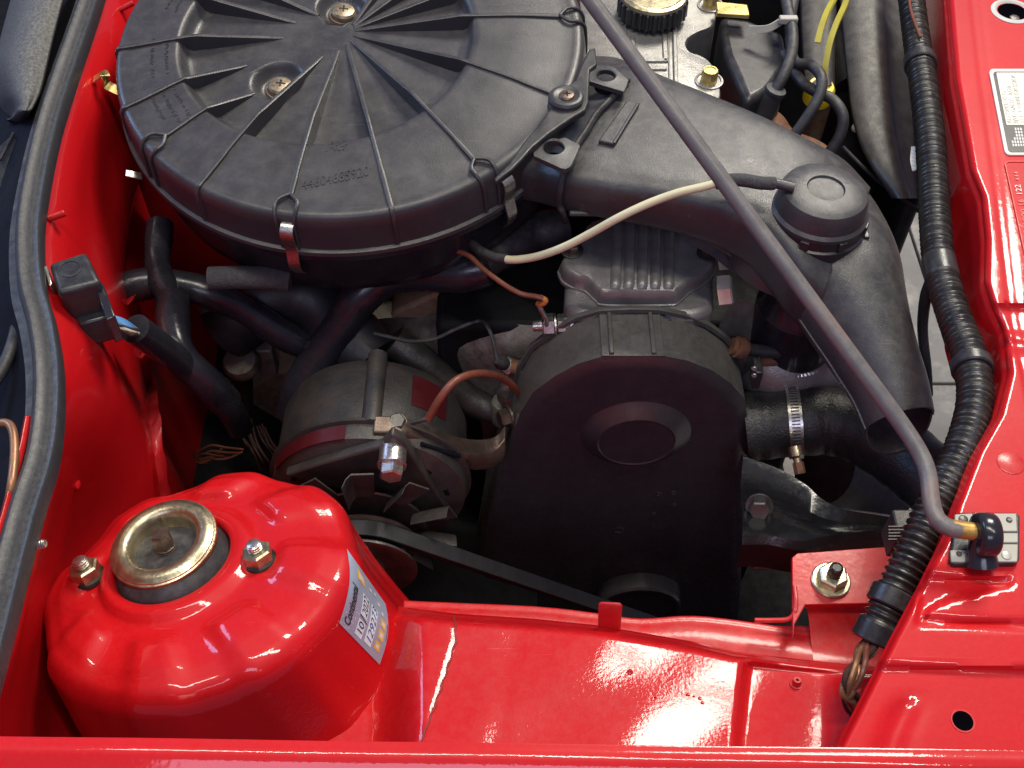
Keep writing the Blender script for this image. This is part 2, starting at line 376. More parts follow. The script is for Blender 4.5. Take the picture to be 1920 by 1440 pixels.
# --- chassis rail below the shelf's far edge
g = G(); rows = []
for x, y1, y2 in ((560, 1112, 1150), (740, 1128, 1165), (1000, 1140, 1180), (1120, 1153, 1195), (1200, 1163, 1215), (1300, 1158, 1225), (1420, 1172, 1245), (1560, 1195, 1265), (1680, 1215, 1290), (1790, 1235, 1300)):
    rows.append([P(x, y1, -13) + V((0, .5, -5)), P(x, y1, -13), P(x, y1 + 8, -12.4), P(x, (y1+y2)/2, -12.1), P(x, y2, -12.2), P(x, y2+30, -12.6)])
sheet(g, rows, 4); obj('chassis_rail', g, 'red_paint_dull', BODY, ang=60)
g = G(); o = P(1146, 1180, -9.0); prism(g, [P(1122, 1130, -6.9), P(1128, 1127, -6.8), P(1163, 1129, -6.8), P(1167, 1133, -6.9), P(1163, 1185, -8.9), P(1121, 1180, -8.9)], (0, -0.12, -0.05))
obj('locating_tab', g, 'red_paint_dull', BODY, bevel=0.06)
# --- strut tower
TN = V((-0.16, 0.255, 0.955)).normalized(); TX = V((1, 0, 0)); TX = (TX - TN*TX.dot(TN)).normalized(); TY = TN.cross(TX)
TO = P(366, 1080, -6.2); TH = PP(322, 1046, TO + TN*0.45, TN)      # tower centre, opening centre
RH = 2.95
def tower_pt(th, s):
    """s 0..1 from the opening out to the shoulder, 1..2 down the skirt"""
    e = TX*math.cos(th) + TY*math.sin(th); lob = 0.5 + 0.5*math.cos(8*th + 0.5); lob = smooth01(lob*1.15)
    R = 6.9 - 0.75*max(0, -math.sin(th))**1.5
    if s <= 1:
        base = (TH - TN*(TH-TO).dot(TN) + e*RH).lerp(TO + e*R, s)
        h = 0.45
        h += 0.10*smooth01((s-0.0)/0.08) - 0.42*smooth01((s-0.14)/0.12)
        h += 0.42*lob*smooth01((s-0.38)/0.2)*(1 - smooth01((s-0.93)/0.2)*0.3)
        h -= 0.10*smooth01((s-0.55)/0.3) + 0.26*max(0, (s-0.78)/0.22)**2
        return base + TN*h
    q = s - 1
    a = min(1, q/0.28)*math.pi/2
    r = R + (0.85 + 0.24*lob)*math.sin(a)
    drop = (1 - math.cos(a))*1.3 + max(0, q-0.28)*22
    h = 0.45 + 0.10 - 0.42 + 0.42*lob*0.886 - 0.10 - 0.26 - drop - 0.35*q
    if q > 0.28: r += (0.6 + 1.2*max(0, -math.sin(th)))*(q-0.28)
    p = TO + e*r + TN*h
    if q > 0.28:                                                     # skirt hangs plumb, flares onto the inner wing at the right
        p += V((0, 0, -1))*0 + V((1, 0, 0))*(max(0, math.cos(th))**1.6)*11.5*(q-0.28)**1.4
    return p
g = G(); nt, vs, fs = 192, [], []
ss = [0, .03, .07, .12, .17, .22, .28, .34, .40, .45, .50, .56, .62, .68, .74, .80, .86, .92, 1.0, 1.04, 1.08, 1.12, 1.16, 1.20, 1.24, 1.28, 1.34, 1.42, 1.52, 1.64, 1.78, 1.9]
for k in range(nt):                                                 # rolled lip into the opening
    e = TX*math.cos(2*math.pi*k/nt) + TY*math.sin(2*math.pi*k/nt); p0 = tower_pt(2*math.pi*k/nt, 0)
    vs.append(p0 - e*0.12 - TN*1.5)
for k in range(nt):
    e = TX*math.cos(2*math.pi*k/nt) + TY*math.sin(2*math.pi*k/nt); p0 = tower_pt(2*math.pi*k/nt, 0); vs.append(p0 - e*0.10 - TN*0.10)
for s in ss:
    for k in range(nt): vs.append(tower_pt(2*math.pi*k/nt, s))
for i in range(len(ss)+1):
    for k in range(nt): fs.append((i*nt+k, i*nt+(k+1) % nt, (i+1)*nt+(k+1) % nt, (i+1)*nt+k))
g.add(vs, fs); TOWER = bvh(g)
tower = obj('strut_tower', g, 'red_paint', BODY, ang=80)
# --- bulkhead wall at the left
seal_px = [(210, -60), (192, 0), (168, 70), (140, 150), (112, 240), (90, 340), (78, 430), (82, 530), (100, 600), (112, 680), (112, 770), (100, 860), (78, 950), (48, 1060), (18, 1180), (-15, 1300), (-50, 1440)]
def wall_pt(i, z):
    x, y = seal_px[i]; S = P(x, y, -0.9); d = -0.9 - z
    k = smooth01((38 - S.y)/10); dx = (1.1 - .9*k)*(1 - math.exp(-d/1.2)) + (0.10 - .32*k)*min(d, 9) + .1*max(0, d-9)
    rec = smooth01((S.y - 43.5 + 0.22*(d-10))/1.2)*smooth01((d - 9)/3)      # set back beyond the seam
    dx -= 2.4*rec
    dx += 0.5*math.sin(S.y*0.22 + z*0.15)*smooth01(d/5)
    return V((S.x + dx, S.y, z))
g = G(); rows = []
for i in range(len(seal_px)):
    rows.append([wall_pt(i, z) for z in (-0.9, -1.5, -2.5, -4, -6, -8.5, -11, -13.5, -16, -19, -23, -28, -34)])
sheet(g, rows, 4); WALL = bvh(g); wall = obj('bulkhead', g, 'red_paint', BODY, ang=70)
g = G(); pts = [(238, 560), (252, 610), (262, 660), (272, 715), (280, 765), (284, 810), (290, 860), (297, 905), (302, 940)]
fl = []
for x, y in pts:
    q = drape(x, y, WALL, 0.1)
    if q: fl.append(q)
fl = crom(fl, 6)
loft(g, [[p + V((0.1, -0.55, 0)), p + V((0.32, -0.2 + 0.1*math.sin(i*.9), 0.1)), p + V((0.42, 0.35 + 0.18*math.sin(i*0.7), 0.05)), p + V((0.25, 0.4 + 0.18*math.sin(i*0.7), -0.1)), p + V((-.2, -0.2, 0))] for i, p in enumerate(fl)])
obj('seam_flange', g, 'red_paint_dull', wall, ang=50)
for (x, y, dx, dy, L, mt) in ((90, 410, 1.0, .45, 1.15, 'red_paint_dull'), (108, 806, 1.0, 0.1, 1.0, 'black_metal'), (58, 1026, 1.0, .25, .8, 'zinc_steel'), (225, 18, .8, .6, 1.2, 'red_paint_dull')):
    q = drape(x, y, WALL, -0.05) or P(x, y, -4)
    g = G(); thread(g, q, (dx, dy*0.4, 0.30), 0.20, L); obj('threaded_stud', g, mt, wall)
g = G(); q = drape(144, 908, WALL, 0); lathe(g, q, (1, 0, .3), [(.28, -.1), (.26, .06), (.12, .14), (0, .15)], 16); obj('blind_rivet', g, 'red_paint', wall)
# --- front slam panel (height field) and its inner face
def slam_x(y):
    return lin(y, [(-80, 1768), (0, 1775), (150, 1788), (233, 1803), (320, 1818), (370, 1838), (450, 1846), (530, 1844), (575, 1858), (625, 1880), (700, 1888), (780, 1868), (850, 1828), (950, 1789), (1000, 1774), (1100, 1724), (1200, 1671), (1300, 1622), (1410, 1566), (1470, 1538)])
def slam_z(x, y):
    z = 0.0; d = x - slam_x(y)
    z -= 0.45*max(0, 1 - d/16)**2
    gl = lin(y, [(-80, 1815), (130, 1838), (350, 1868), (600, 1897), (1000, 1990)])
    z -= 0.035*math.exp(-((x-gl)/6)**2) + 0.025*math.exp(-((x-gl-14)/6)**2)
    z -= 0.35*smooth01((y-566)/14)*(1-smooth01((y-640)/30))*smooth01((x-1850)/25)           # crease below the notch
    z += 0.22*math.exp(-((y-632-0.1*(x-1880))/7)**2)
    yc = 1155 + 0.05*(x-1725)
    z -= 0.30*math.exp(-((y-yc-8)/6)**2)*smooth01((x-1712)/18)                              # pressed groove
    cv = lin(x, [(1700, 1170), (1725, 1155), (1760, 1134), (1800, 1119), (1850, 1107), (1895, 1096), (1960, 1088)])
    z -= 0.32*smooth01((cv - y)/9 + 0.4)*smooth01((y-1078 - 0.05*(x-1800))/9)*smooth01((x-1716)/14)*(1 - smooth01((x-1892)/12))
    z -= 0.35*smooth01((y - 1243 - 0.03*(x-1700))/12)                                       # lower step
    ex = lin(y, [(1280, 1760), (1380, 1715), (1470, 1690)])
    z -= 0.25*smooth01((y-1290)/50)*math.exp(-((x-ex+40)/28)**2)
    return z
g = G(); vs = []; fs = []; ys = [-80 + 8*i for i in range(195)]; nx = 84
for y in ys:
    x0 = slam_x(y)
    for j in range(nx):
        t = j/(nx-1); x = x0 + (2560 - x0)*(t**2.0); vs.append(P(x, y, slam_z(x, y)))
for i in range(len(ys)-1):
    for j in range(nx-1): fs.append((i*nx+j, i*nx+j+1, (i+1)*nx+j+1, (i+1)*nx+j))
g.add(vs, fs); SLAM = bvh(g)
# inner face
depth = [0.0, 0.25, 0.8, 2.0, 4.0, 6.5, 9.0]; m0 = len(g.v); vs = []; fs = []
for i, y in enumerate(ys):
    p = P(slam_x(y), y, slam_z(slam_x(y), y)); k = .55 if y < 900 else max(0.25, .55-(y-900)/900); sl = .05 if y < 900 else 0.0
    for d in depth: vs.append(p + V((-0.10*min(d, .25)/.25 - sl*d, -0.03*d, -d*k)))
nd = len(depth)
for i in range(len(ys)-1):
    for j in range(nd-1): fs.append((i*nd+j, (i+1)*nd+j, (i+1)*nd+j+1, i*nd+j+1))
g.add(vs, fs)
slam = obj('slam_panel', g, 'red_paint', BODY, ang=70)
def disc_on(b, x, y, prof, name, m, parent, n=36, up=None):
    q = drape(x, y, b, 0); gg = G(); lathe(gg, q, up or (0, 0, 1), prof, n); return obj(name, gg, m, parent)
disc_on(SLAM, 1805, 1352, [(.40, -.02), (.40, .015), (0, .02)], 'drain_hole', 'hole_black', slam)
disc_on(SLAM, 1805, 1352, [(.39, .0), (.40, .03), (.46, .03), (.47, 0)], 'hole_rim', 'red_paint_dull', slam)
disc_on(SLAM, 1898, 22, [(1.35, -.02), (1.35, .05), (1.15, .16), (1.05, .1), (.92, -.1)], 'bush_collar', 'label_white', slam)
disc_on(SLAM, 1898, 22, [(.92, -.0), (.92, .012), (0, .014)], 'bush_hole', 'hole_black', slam)
disc_on(SLAM, 1902, 34, [(.30, .0), (.30, .06), (.18, .1), (0, .1)], 'latch_pin', 'dark_steel', slam)
disc_on(SLAM, 1895, 868, [(.62, 0), (.62, .02), (.56, .05), (0, .05)], 'blanking_plug', 'red_paint_dull', slam)
# --- red engine mounting bracket with nut
bz = -10.5
g = G(); prism(g, [P(1487, 1200, bz), P(1485, 1045, bz), P(1495, 1037, bz), P(1540, 1034, bz), P(1700, 1022, bz), P(1720, 1030, bz), P(1690, 1130, bz), P(1510, 1134, bz), P(1490, 1170, bz)][::-1], (0, 0, -0.35))
br = obj('mounting_bracket', g, 'red_paint_dull', BODY, bevel=0.12)
g = G(); sheet(g, [[P(1505, 1127, bz-.1), P(1600, 1127, bz-.1), P(1720, 1122, bz-.1)], [P(1515, 1150, bz-.9), P(1600, 1148, bz-.9), P(1710, 1140, bz-.9)], [P(1522, 1215, bz-1.6), P(1600, 1225, bz-1.6), P(1690, 1235, bz-1.6)], [P(1530, 1270, bz-1.2), P(1600, 1270, bz-1.2), P(1690, 1280, bz-1.2)]], 4)
obj('bracket_web', g, 'red_paint_dull', br, ang=60)
g = G(); tube(g, crom([P(1415, 1163, bz-.4), P(1450, 1163, bz-.4), P(1480, 1160, bz-.3), P(1492, 1140, bz), P(1490, 1100, bz)], 6), 0.13, 10); obj('bracket_lip', g, 'red_paint_dull', br)
q = P(1557, 1090, bz)
g = G(); lathe(g, q, (0,0,1), [(1.02, -.02), (1.02, .14), (.95, .2), (.62, .22), (.62, .1)], 36); obj('flange_washer', g, 'yellow_zinc', br)
g = G(); hexa(g, q + V((0,0,.2)), (0, 0, 1), 1.35, .62, 0.5); obj('nut', g, 'yellow_zinc', br)
g = G(); lathe(g, q + V((0,0,.7)), (0,0,1), [(.34, 0), (.36, .5), (.34, .75), (.24, .84), (.22, .8), (0, .8)], 20); obj('stud_end', g, 'black_metal', br)
# ------------------------------------------------------------------ strut top mount
MNT = thing('strut_top_mount', TH - TN*1.2, 'dished gold zinc washer and black rubber in the red tower opening', 'strut mount')
so = TH + TX*(-0.10) + TY*0.10
g = G(); lathe(g, so - TN*1.6, TN, [(2.86, 0), (2.86, 1.0), (2.78, 1.3), (2.55, 1.7), (2.3, 2.0), (1.2, 2.0)], 56); obj('rubber_bush', g, 'rubber', MNT)
wo = so + TN*0.85 + TX*(-0.10) + TY*(0.18); WN = (TN + V((.03, -.14, 0))).normalized()
g = G(); lathe(g, wo, WN, [(2.5, -.55), (2.58, -.30), (2.62, -.12), (2.60, .0), (2.52, .03), (2.50, .10), (2.42, .14), (2.34, .22), (2.1, .30), (1.85, .26), (1.66, .10), (1.58, -.2), (1.5, -.55), (1.38, -.72), (.5, -.78), (0, -.78)], 64, cap0=False); obj('dished_washer', g, 'yellow_zinc', MNT)
g = G(); thread(g, wo - TN*.8, TN, .52, .62, .12, 20); obj('threaded_rod', g, 'bolt_brown', MNT)
g = G(); hexa(g, wo - TN*.22, TN, .86, .80, .35); obj('hex_end', g, 'bolt_brown', MNT)
g = G(); lathe(g, wo - TN*.8, TN, [(.85, 0), (.85, .12), (.7, .18), (.5, .18)], 28); obj('collar_nut', g, 'zinc_steel', MNT)
for nm, (nx_, ny_), lab in (('strut_nut', (166, 1082), 'hex flange nut on the red tower nearest the rubber seal'), ('strut_nut', (488, 1052), 'hex flange nut on the red tower nearest the silver sticker')):
    q = drape(nx_, ny_, TOWER, 0)
    t = thing(nm, q, lab, 'nut', 'nuts on the strut tower')
    g = G(); lathe(g, q - TN*.05, TN, [(.82, 0), (.82, .14), (.78, .2), (.6, .22)], 32); obj('washer', g, 'black_metal', t)
    g = G(); hexa(g, q + TN*.16, TN, 1.28, .62, .2); obj('hex_nut', g, 'yellow_zinc', t)
    g = G(); thread(g, q + TN*.7, TN, .37, .58, .13, 18); obj('stud_end', g, 'zinc_steel', t)
# ------------------------------------------------------------------ sticker on the tower
def patch_px(u, v):                # u along reading direction, v up the lettering (0..1): a curved quad in the photograph
    a, b, c, d = V((635, 1168)), V((650, 1030)), V((722, 1133)), V((711, 1246))   # start-top, end-top, end-bottom, start-bottom
    top = a.lerp(b, u) + V((13, -4))*math.sin(u*math.pi)*0.9; bot = d.lerp(c, u) + V((11, -2))*math.sin(u*math.pi)*0.9
    return bot.lerp(top, v)
def on_tower(u, v, lift):
    x, y = patch_px(u, v); return drape(x, y, TOWER, lift) or P(x, y, -9)
STK = thing('service_sticker', on_tower(.5, .5, 0), 'silver service sticker with black and blue print on the red tower', 'sticker')
g = G(); vs = []; fs = []; n = 20
for i in range(n+1):
    for j in range(n+1): vs.append(on_tower(i/n, j/n, .03))
for i in range(n):
    for j in range(n): fs.append((i*(n+1)+j, (i+1)*(n+1)+j, (i+1)*(n+1)+j+1, i*(n+1)+j+1))
g.add(vs, fs); obj('backing', g, 'sticker_silver', STK)
def stk_text(nm, s, u0, u1, v0, v1, m, bold=0.0, shear=0.0):
    W, H = text_width(s)
    text(nm, s, lambda x, y, z: on_tower(u0 + (u1-u0)*x/W, v0 + (v1-v0)*y/H, .055), m, STK, bold=bold, shear=shear)
def stk_patch(nm, u0, u1, v0, v1, m, lift=.042):
    g = G(); vs = []; fs = []; a, b = 6, 4
    for i in range(a+1):
        for j in range(b+1): vs.append(on_tower(u0+(u1-u0)*i/a, v0+(v1-v0)*j/b, lift))
    for i in range(a):
        for j in range(b): fs.append((i*(b+1)+j, (i+1)*(b+1)+j, (i+1)*(b+1)+j+1, i*(b+1)+j+1))
    g.add(vs, fs); return obj(nm, g, m, STK)
stk_text('brand_lettering', 'Continental', .06, .58, .80, .93, 'ink_black', bold=0.02)
stk_patch('date_field', .06, .27, .50, .66, 'label_blue_white'); stk_patch('date_field', .33, .62, .50, .66, 'label_blue_white')
stk_patch('mileage_field', .08, .62, .28, .44, 'label_blue_white')
stk_text('handwriting', '10', .09, .25, .52, .64, 'ink_black'); stk_text('printed_slash', '/', .275, .325, .48, .66, 'ink_black'); stk_text('handwriting', '2022', .35, .60, .52, .64, 'ink_black', shear=.2)
stk_text('handwriting', '129273', .10, .60, .30, .42, 'ink_blue', shear=.2)
for u0, u1, v0, v1 in ((.12, .24, .10, .22), (.29, .43, .08, .20), (.48, .60, .07, .19), (.74, .90, .60, .78)):
    stk_patch('pictogram', u0, u1, v0, v1, 'label_orange'); stk_patch('pictogram_centre', u0+.03, u1-.04, v0+.03, v1-.03, 'label_white', .05)
for u, v in ((.80, .42), (.84, .30), (.74, .22), (.66, .13)): stk_patch('pictogram_dot', u, u+.05, v, v+.05, 'label_white', .05)
stk_patch('print_line', .36, .62, .02, .03, 'ink_black', .05)
# ------------------------------------------------------------------ plates on the slam panel
def slam_patch(nm, x0, x1, y0, y1, m, parent, lift, skew=0.0, ch=0):
    def fx(x, y): return x + skew*(y - y0)
    g = G(); vs = []; fs = []; a, b = 8, 10
    for i in range(a+1):
        for j in range(b+1):
            x = x0+(x1-x0)*i/a; y = y0+(y1-y0)*j/b; vs.append(P(fx(x, y), y, lift))
    for i in range(a):
        for j in range(b): fs.append((i*(b+1)+j, (i+1)*(b+1)+j, (i+1)*(b+1)+j+1, i*(b+1)+j+1))
    g.add(vs, fs); return obj(nm, g, m, parent, solid=0)
PLT = thing('rating_plate', P(1900, 210, 0), 'black and silver stamped rating plate on the red front panel', 'plate')
g = G(); sk = .195
def rr(x0, x1, y0, y1, r):
    out = []
    for cx, cy, a0 in ((x1-r, y0+r, -90), (x1-r, y1-r, 0), (x0+r, y1-r, 90), (x0+r, y0+r, 180)):
        for k in range(6):
            a = math.radians(a0 + 18*k); out.append((cx + r*math.cos(a), cy + r*math.sin(a)))
    return out
def plate(nm, x0, x1, y0, y1, r, z0, z1, m, par):
    g = G(); pl = [P(x + sk*(y-130), y, z1) for x, y in rr(x0, x1, y0, y1, r)]; prism(g, pl, (0, 0, z0-z1)); return obj(nm, g, m, par, smooth=False)
plate('rim', 1854, 1975, 129, 290, 9, 0.0, .10, 'label_white', PLT)
plate('field', 1861, 1968, 134, 285, 6, 0.05, .125, 'plate_black', PLT)
plate('stamped_field', 1867, 1960, 136, 234, 2, 0.1, .14, 'plate_silver', PLT)
def slam_text(nm, s, x, y, h, length, m, par, z=.155):
    W, H = text_width(s)
    text(nm, s, lambda a, b, c: P(x - h*(1 - b/H)*-1 + sk*(y - length*a/W - y) - h, y - length*a/W, z), m, par)
slam_text('stamped_number', 'AD OPEL  C.G.', 1897, 231, 8, 62, 'stamp_grey', PLT); slam_text('stamped_number', 'BJVE  GALLC  0.GB', 1909, 231, 8, 70, 'stamp_grey', PLT); slam_text('stamped_number', '111 1 1IIIIIEGKSSKK', 1921, 231, 8, 92, 'stamp_grey', PLT)
for k, (x, l) in enumerate(((1899, 13), (1904, 18), (1909, 36), (1914, 36), (1919, 36))):
    for j in range(int(l/6)):
        y = 274 - j*6; g = G(); prism(g, [P(x + sk*(y-274), y, .14), P(x+3 + sk*(y-274), y, .14), P(x+3 + sk*(y-278.5), y-4.5, .14), P(x + sk*(y-278.5), y-4.5, .14)], (0, 0, -.03)); obj('printed_line', g, 'label_white', PLT, smooth=False)
RDP = thing('tyre_pressure_decal', P(1905, 400, 0), 'clear decal with white numerals stuck on red front panel below the plate', 'decal')
sk2 = .22
g = G(); 
def dec(x, y): return P(x + sk2*(y-305), y, .06)
pl = [dec(*q) for q in rr(1884, 1990, 303, 490, 8)]; tube(g, pl + [pl[0]], .035, 6); obj('border', g, 'red_mark', RDP)
g = G(); prism(g, [P(x + sk2*(y-305), y, .03) for x, y in rr(1885, 1989, 304, 489, 8)], (0, 0, -.03)); obj('film', g, 'red_paint', RDP, smooth=False)
for s, x, y, h, l in (('...', 1914, 338, 7, 16), ('122', 1914, 366, 11, 20), ('16', 1914, 386, 11, 12), ('000', 1914, 414, 11, 22)):
    W, H = text_width(s); text('numerals', s, (lambda x, y, h, l, W, H: lambda a, b, c: P(x - h*b/H + sk2*(y - l*a/W - 350), y - l*a/W, .07))(x, y, h, l, W, H), 'label_white' if s == '122' else 'red_mark', RDP)
# ------------------------------------------------------------------ rubber seal and what lies left of it
SEAL = thing('bonnet_seal', P(80, 600, 0), 'long grey rubber bonnet seal along the red bulkhead edge', 'seal')
path, L_ = resample(crom([P(x - 24 - (6 if y > 900 else 0), y, 0.15) for x, y in seal_px], 8), .5)
sec = [(-.62, -.9), (-.66, .0), (-.56, .36), (-.34, .52), (-.10, .45), (.08, .22), (.20, .10), (.34, .12), (.50, .16), (.58, .06), (.56, -.9)]
rings = []
for i, p in enumerate(path):
    t = (path[min(i+1, len(path)-1)] - path[max(i-1, 0)]); t.z = 0; t.normalize(); s = V((-t.y, t.x, 0))
    if s.x < 0: s = -s
    rings.append([p + s*a + V((0, 0, b)) for a, b in sec])
g = G(); loft(g, rings, closed=True); obj('sealing_bulb', g, 'seal_rubber', SEAL, ang=50)
rings = []
for i, p in enumerate(path):
    t = (path[min(i+1, len(path)-1)] - path[max(i-1, 0)]); t.z = 0; t.normalize(); s = V((-t.y, t.x, 0))
    if s.x < 0: s = -s
    rings.append([p + s*a + V((0, 0, b)) for a, b in ((-.55, -.35), (-1.15, -.45), (-1.2, -2.2), (-.55, -2.2))])
g = G(); loft(g, rings); obj('carrier_strip', g, 'rubber', SEAL, ang=40)
# scuttle trough
TR = thing('scuttle_trough', P(0, 500, -12), 'dark scuttle trough left of the rubber seal', 'scuttle')
g = G(); sheet(g, [[p + V((-1.2 if k == 0 else -1.2 - 6*k, 0, (-.9, -6, -9, -9)[k])) for k in range(4)] for p in path[::8]], 2); obj('trough_floor', g, 'cavity_black', TR, ang=80)
PAD = thing('scuttle_pad', P(70, 100, 0), 'lit textured black pad at the windscreen scuttle, top left', 'pad')
rows = []
for y, xr in ((-60, 136), (0, 120), (60, 104), (120, 90), (170, 78), (198, 66), (210, 58)):
    w_ = 92 if y < 150 else 92 - (y-150)*1.0; rows.append([P(xr, y, -2.2), P(xr - 1, y, .35), P(xr - 10, y, .75), P(xr - w_*.35, y, 1.0), P(xr - w_*.6, y, .8), P(xr - w_*.85, y, -.2), P(xr - w_*1.05, y+6, -2.6), P(xr - w_*1.15, y+20, -5.0)])
rows.append([P(q[0], q[1], -3) for q in ((55, 224), (54, 224), (50, 226), (40, 228), (32, 228), (22, 226), (14, 224), (8, 222))])
g = G(); sheet(g, rows, 4); obj('pad_skin', g, 'dash_pad', PAD, ang=80)
BXE = thing('scuttle_duct', P(20, 320, -3), 'dark plastic duct below the textured pad, left of the seal', 'duct')
g = G(); prism(g, [P(-40, 300, -2.5), P(24, 246, -2.5), P(46, 270, -2.5), P(20, 345, -3.0), P(-40, 440, -3.0)], (0, 0, -5)); obj('duct_body', g, 'black_plastic', BXE, bevel=.35, seg=3)
g = G(); tube(g, [P(0, 300, -2.3), P(26, 250, -2.3)], .10, 8); obj('edge_rib', g, 'black_plastic', BXE)
for pts, r, lab in (([(-30, 800, .2), (8, 793, .4), (22, 803, .5), (27, 830, .5), (26, 870, .4), (20, 920, .2), (12, 960, -1.5), (8, 985, -4)], .20, 'bent copper brown pipe at left edge, beside the lower seal'),):
    g = G(); tube(g, px_path(pts), r, 12); tag(obj('brake_pipe', g, 'copper_pipe'), lab, 'pipe')
g = G(); tube(g, px_path([(-40, 760, -1.5), (5, 690, -1.2), (28, 630, -1.4), (36, 570, -2.5), (38, 530, -5)]), .32, 12); tag(obj('washer_hose', g, 'rubber'), 'dim dark hose in the trough left of the seal', 'hose')
g = G(); rows = []
for x, y in ((56, 780), (44, 840), (28, 900), (12, 960), (-8, 1030), (-30, 1100)): rows.append([P(x + 4, y, .1), P(x - 4, y, .3), P(x - 9, y, .1), P(x - 12, y, -2.5)])
sheet(g, rows, 3); obj('scuttle_flange', g, 'red_paint_dull', BODY, ang=60)
# ================================================================== air cleaner
AN = V((-0.02, -0.125, 0.98)).normalized(); AX = V((1, 0, 0)); AX = (AX - AN*AX.dot(AN)).normalized(); AY = AN.cross(AX)
AC = P(656, 62, 0.3); RL = 14.75
def lid_px(x, y, h=0.0):
    q = PP(x, y, AC + AN*h, AN) - AC; return q.dot(AX), q.dot(AY)
def LP(u, v, h): return AC + AX*u + AY*v + AN*h
ACL = thing('air_cleaner', AC - AN*9, 'large round black plastic air cleaner with ribbed lid', 'air cleaner')
IC = V(lid_px(612, 62)); RI = 8.7               # the sunken disc sits off centre
def lid_h(u, v):
    r = math.hypot(u, v); ri = math.hypot(u - IC.x, v - IC.y)
    h = 0.0 - 0.25*smooth01((r-10)/5)
    h -= 0.95*(1 - smooth01((ri - RI)/0.7))
    return h
g = G(); nt = 150; vs = []; fs = []
rs = [0.01, 1.2, 2.4, 3.6, 4.8, 6.0, 6.6, 7.0, 7.4, 7.8, 8.2, 8.6, 8.9, 9.1, 9.3, 9.5, 9.7, 9.9, 10.1, 10.4, 10.8, 11.2, 11.6, 12.4, 13.2, 13.8]
# rings blend from circles about the sunken disc to circles about the rim
for k_r, r in enumerate(rs):
    b = smooth01((r - 9.6)/4.2)
    for k in range(nt):
        t = 2*math.pi*k/nt; cx, cy = IC.x*(1-b), IC.y*(1-b)
        u, v = cx + r*math.cos(t), cy + r*math.sin(t); vs.append(LP(u, v, lid_h(u, v)))
edge = [(14.05, -.20), (14.25, -.18), (14.45, -.22), (14.6, -.34), (14.72, -.6), (14.78, -1.1), (14.85, -2.0), (14.92, -2.75), (15.15, -2.8), (15.2, -3.05), (15.0, -3.15)]
for r, h in edge:
    for k in range(nt):
        t = 2*math.pi*k/nt; vs.append(LP(r*math.cos(t), r*math.sin(t), h))
m_ = len(rs) + len(edge)
for i in range(m_-1):
    for k in range(nt): fs.append((i*nt+k, i*nt+(k+1) % nt, (i+1)*nt+(k+1) % nt, (i+1)*nt+k))
# dishes for the fixing screws
DISH = [V(lid_px(521, 152, -1.0)), V(lid_px(640, 12, -1.0))]; DISH.append(V(lid_px(800, -60, -1.0)))
def dish(p):
    q = p - AC; u, v = q.dot(AX), q.dot(AY)
    for d in DISH:
        r = math.hypot(u-d.x, v-d.y)
        if r < 1.9: p = p - AN*(0.75*(1 - smooth01((r-1.0)/0.75)))
    return p
g.add(vs, fs)
# finer patch around dishes: subdivide by a second fine mesh is avoided, the ring mesh is refined below
bm = bmesh.new(); bvv = [bm.verts.new(v) for v in g.v]; 
for f in g.f: bm.faces.new([bvv[i] for i in f])
near = set()
for e in bm.edges:
    q = (e.verts[0].co + e.verts[1].co)/2 - AC
    for d in DISH:
        if math.hypot(q.dot(AX)-d.x, q.dot(AY)-d.y) < 2.3: near.add(e)
bmesh.ops.subdivide_edges(bm, edges=list(near), cuts=5, use_grid_fill=True)
bm.verts.index_update(); g = G(); g.add([dish(v.co.copy()) for v in bm.verts], [tuple(v.index for v in f.verts) for f in bm.faces]); bm.free()
LID = bvh(g); lid = obj('lid', g, 'lid_plastic', ACL, ang=60)
def on_lid(x, y, lift=0.0): return drape(x, y, LID, lift)
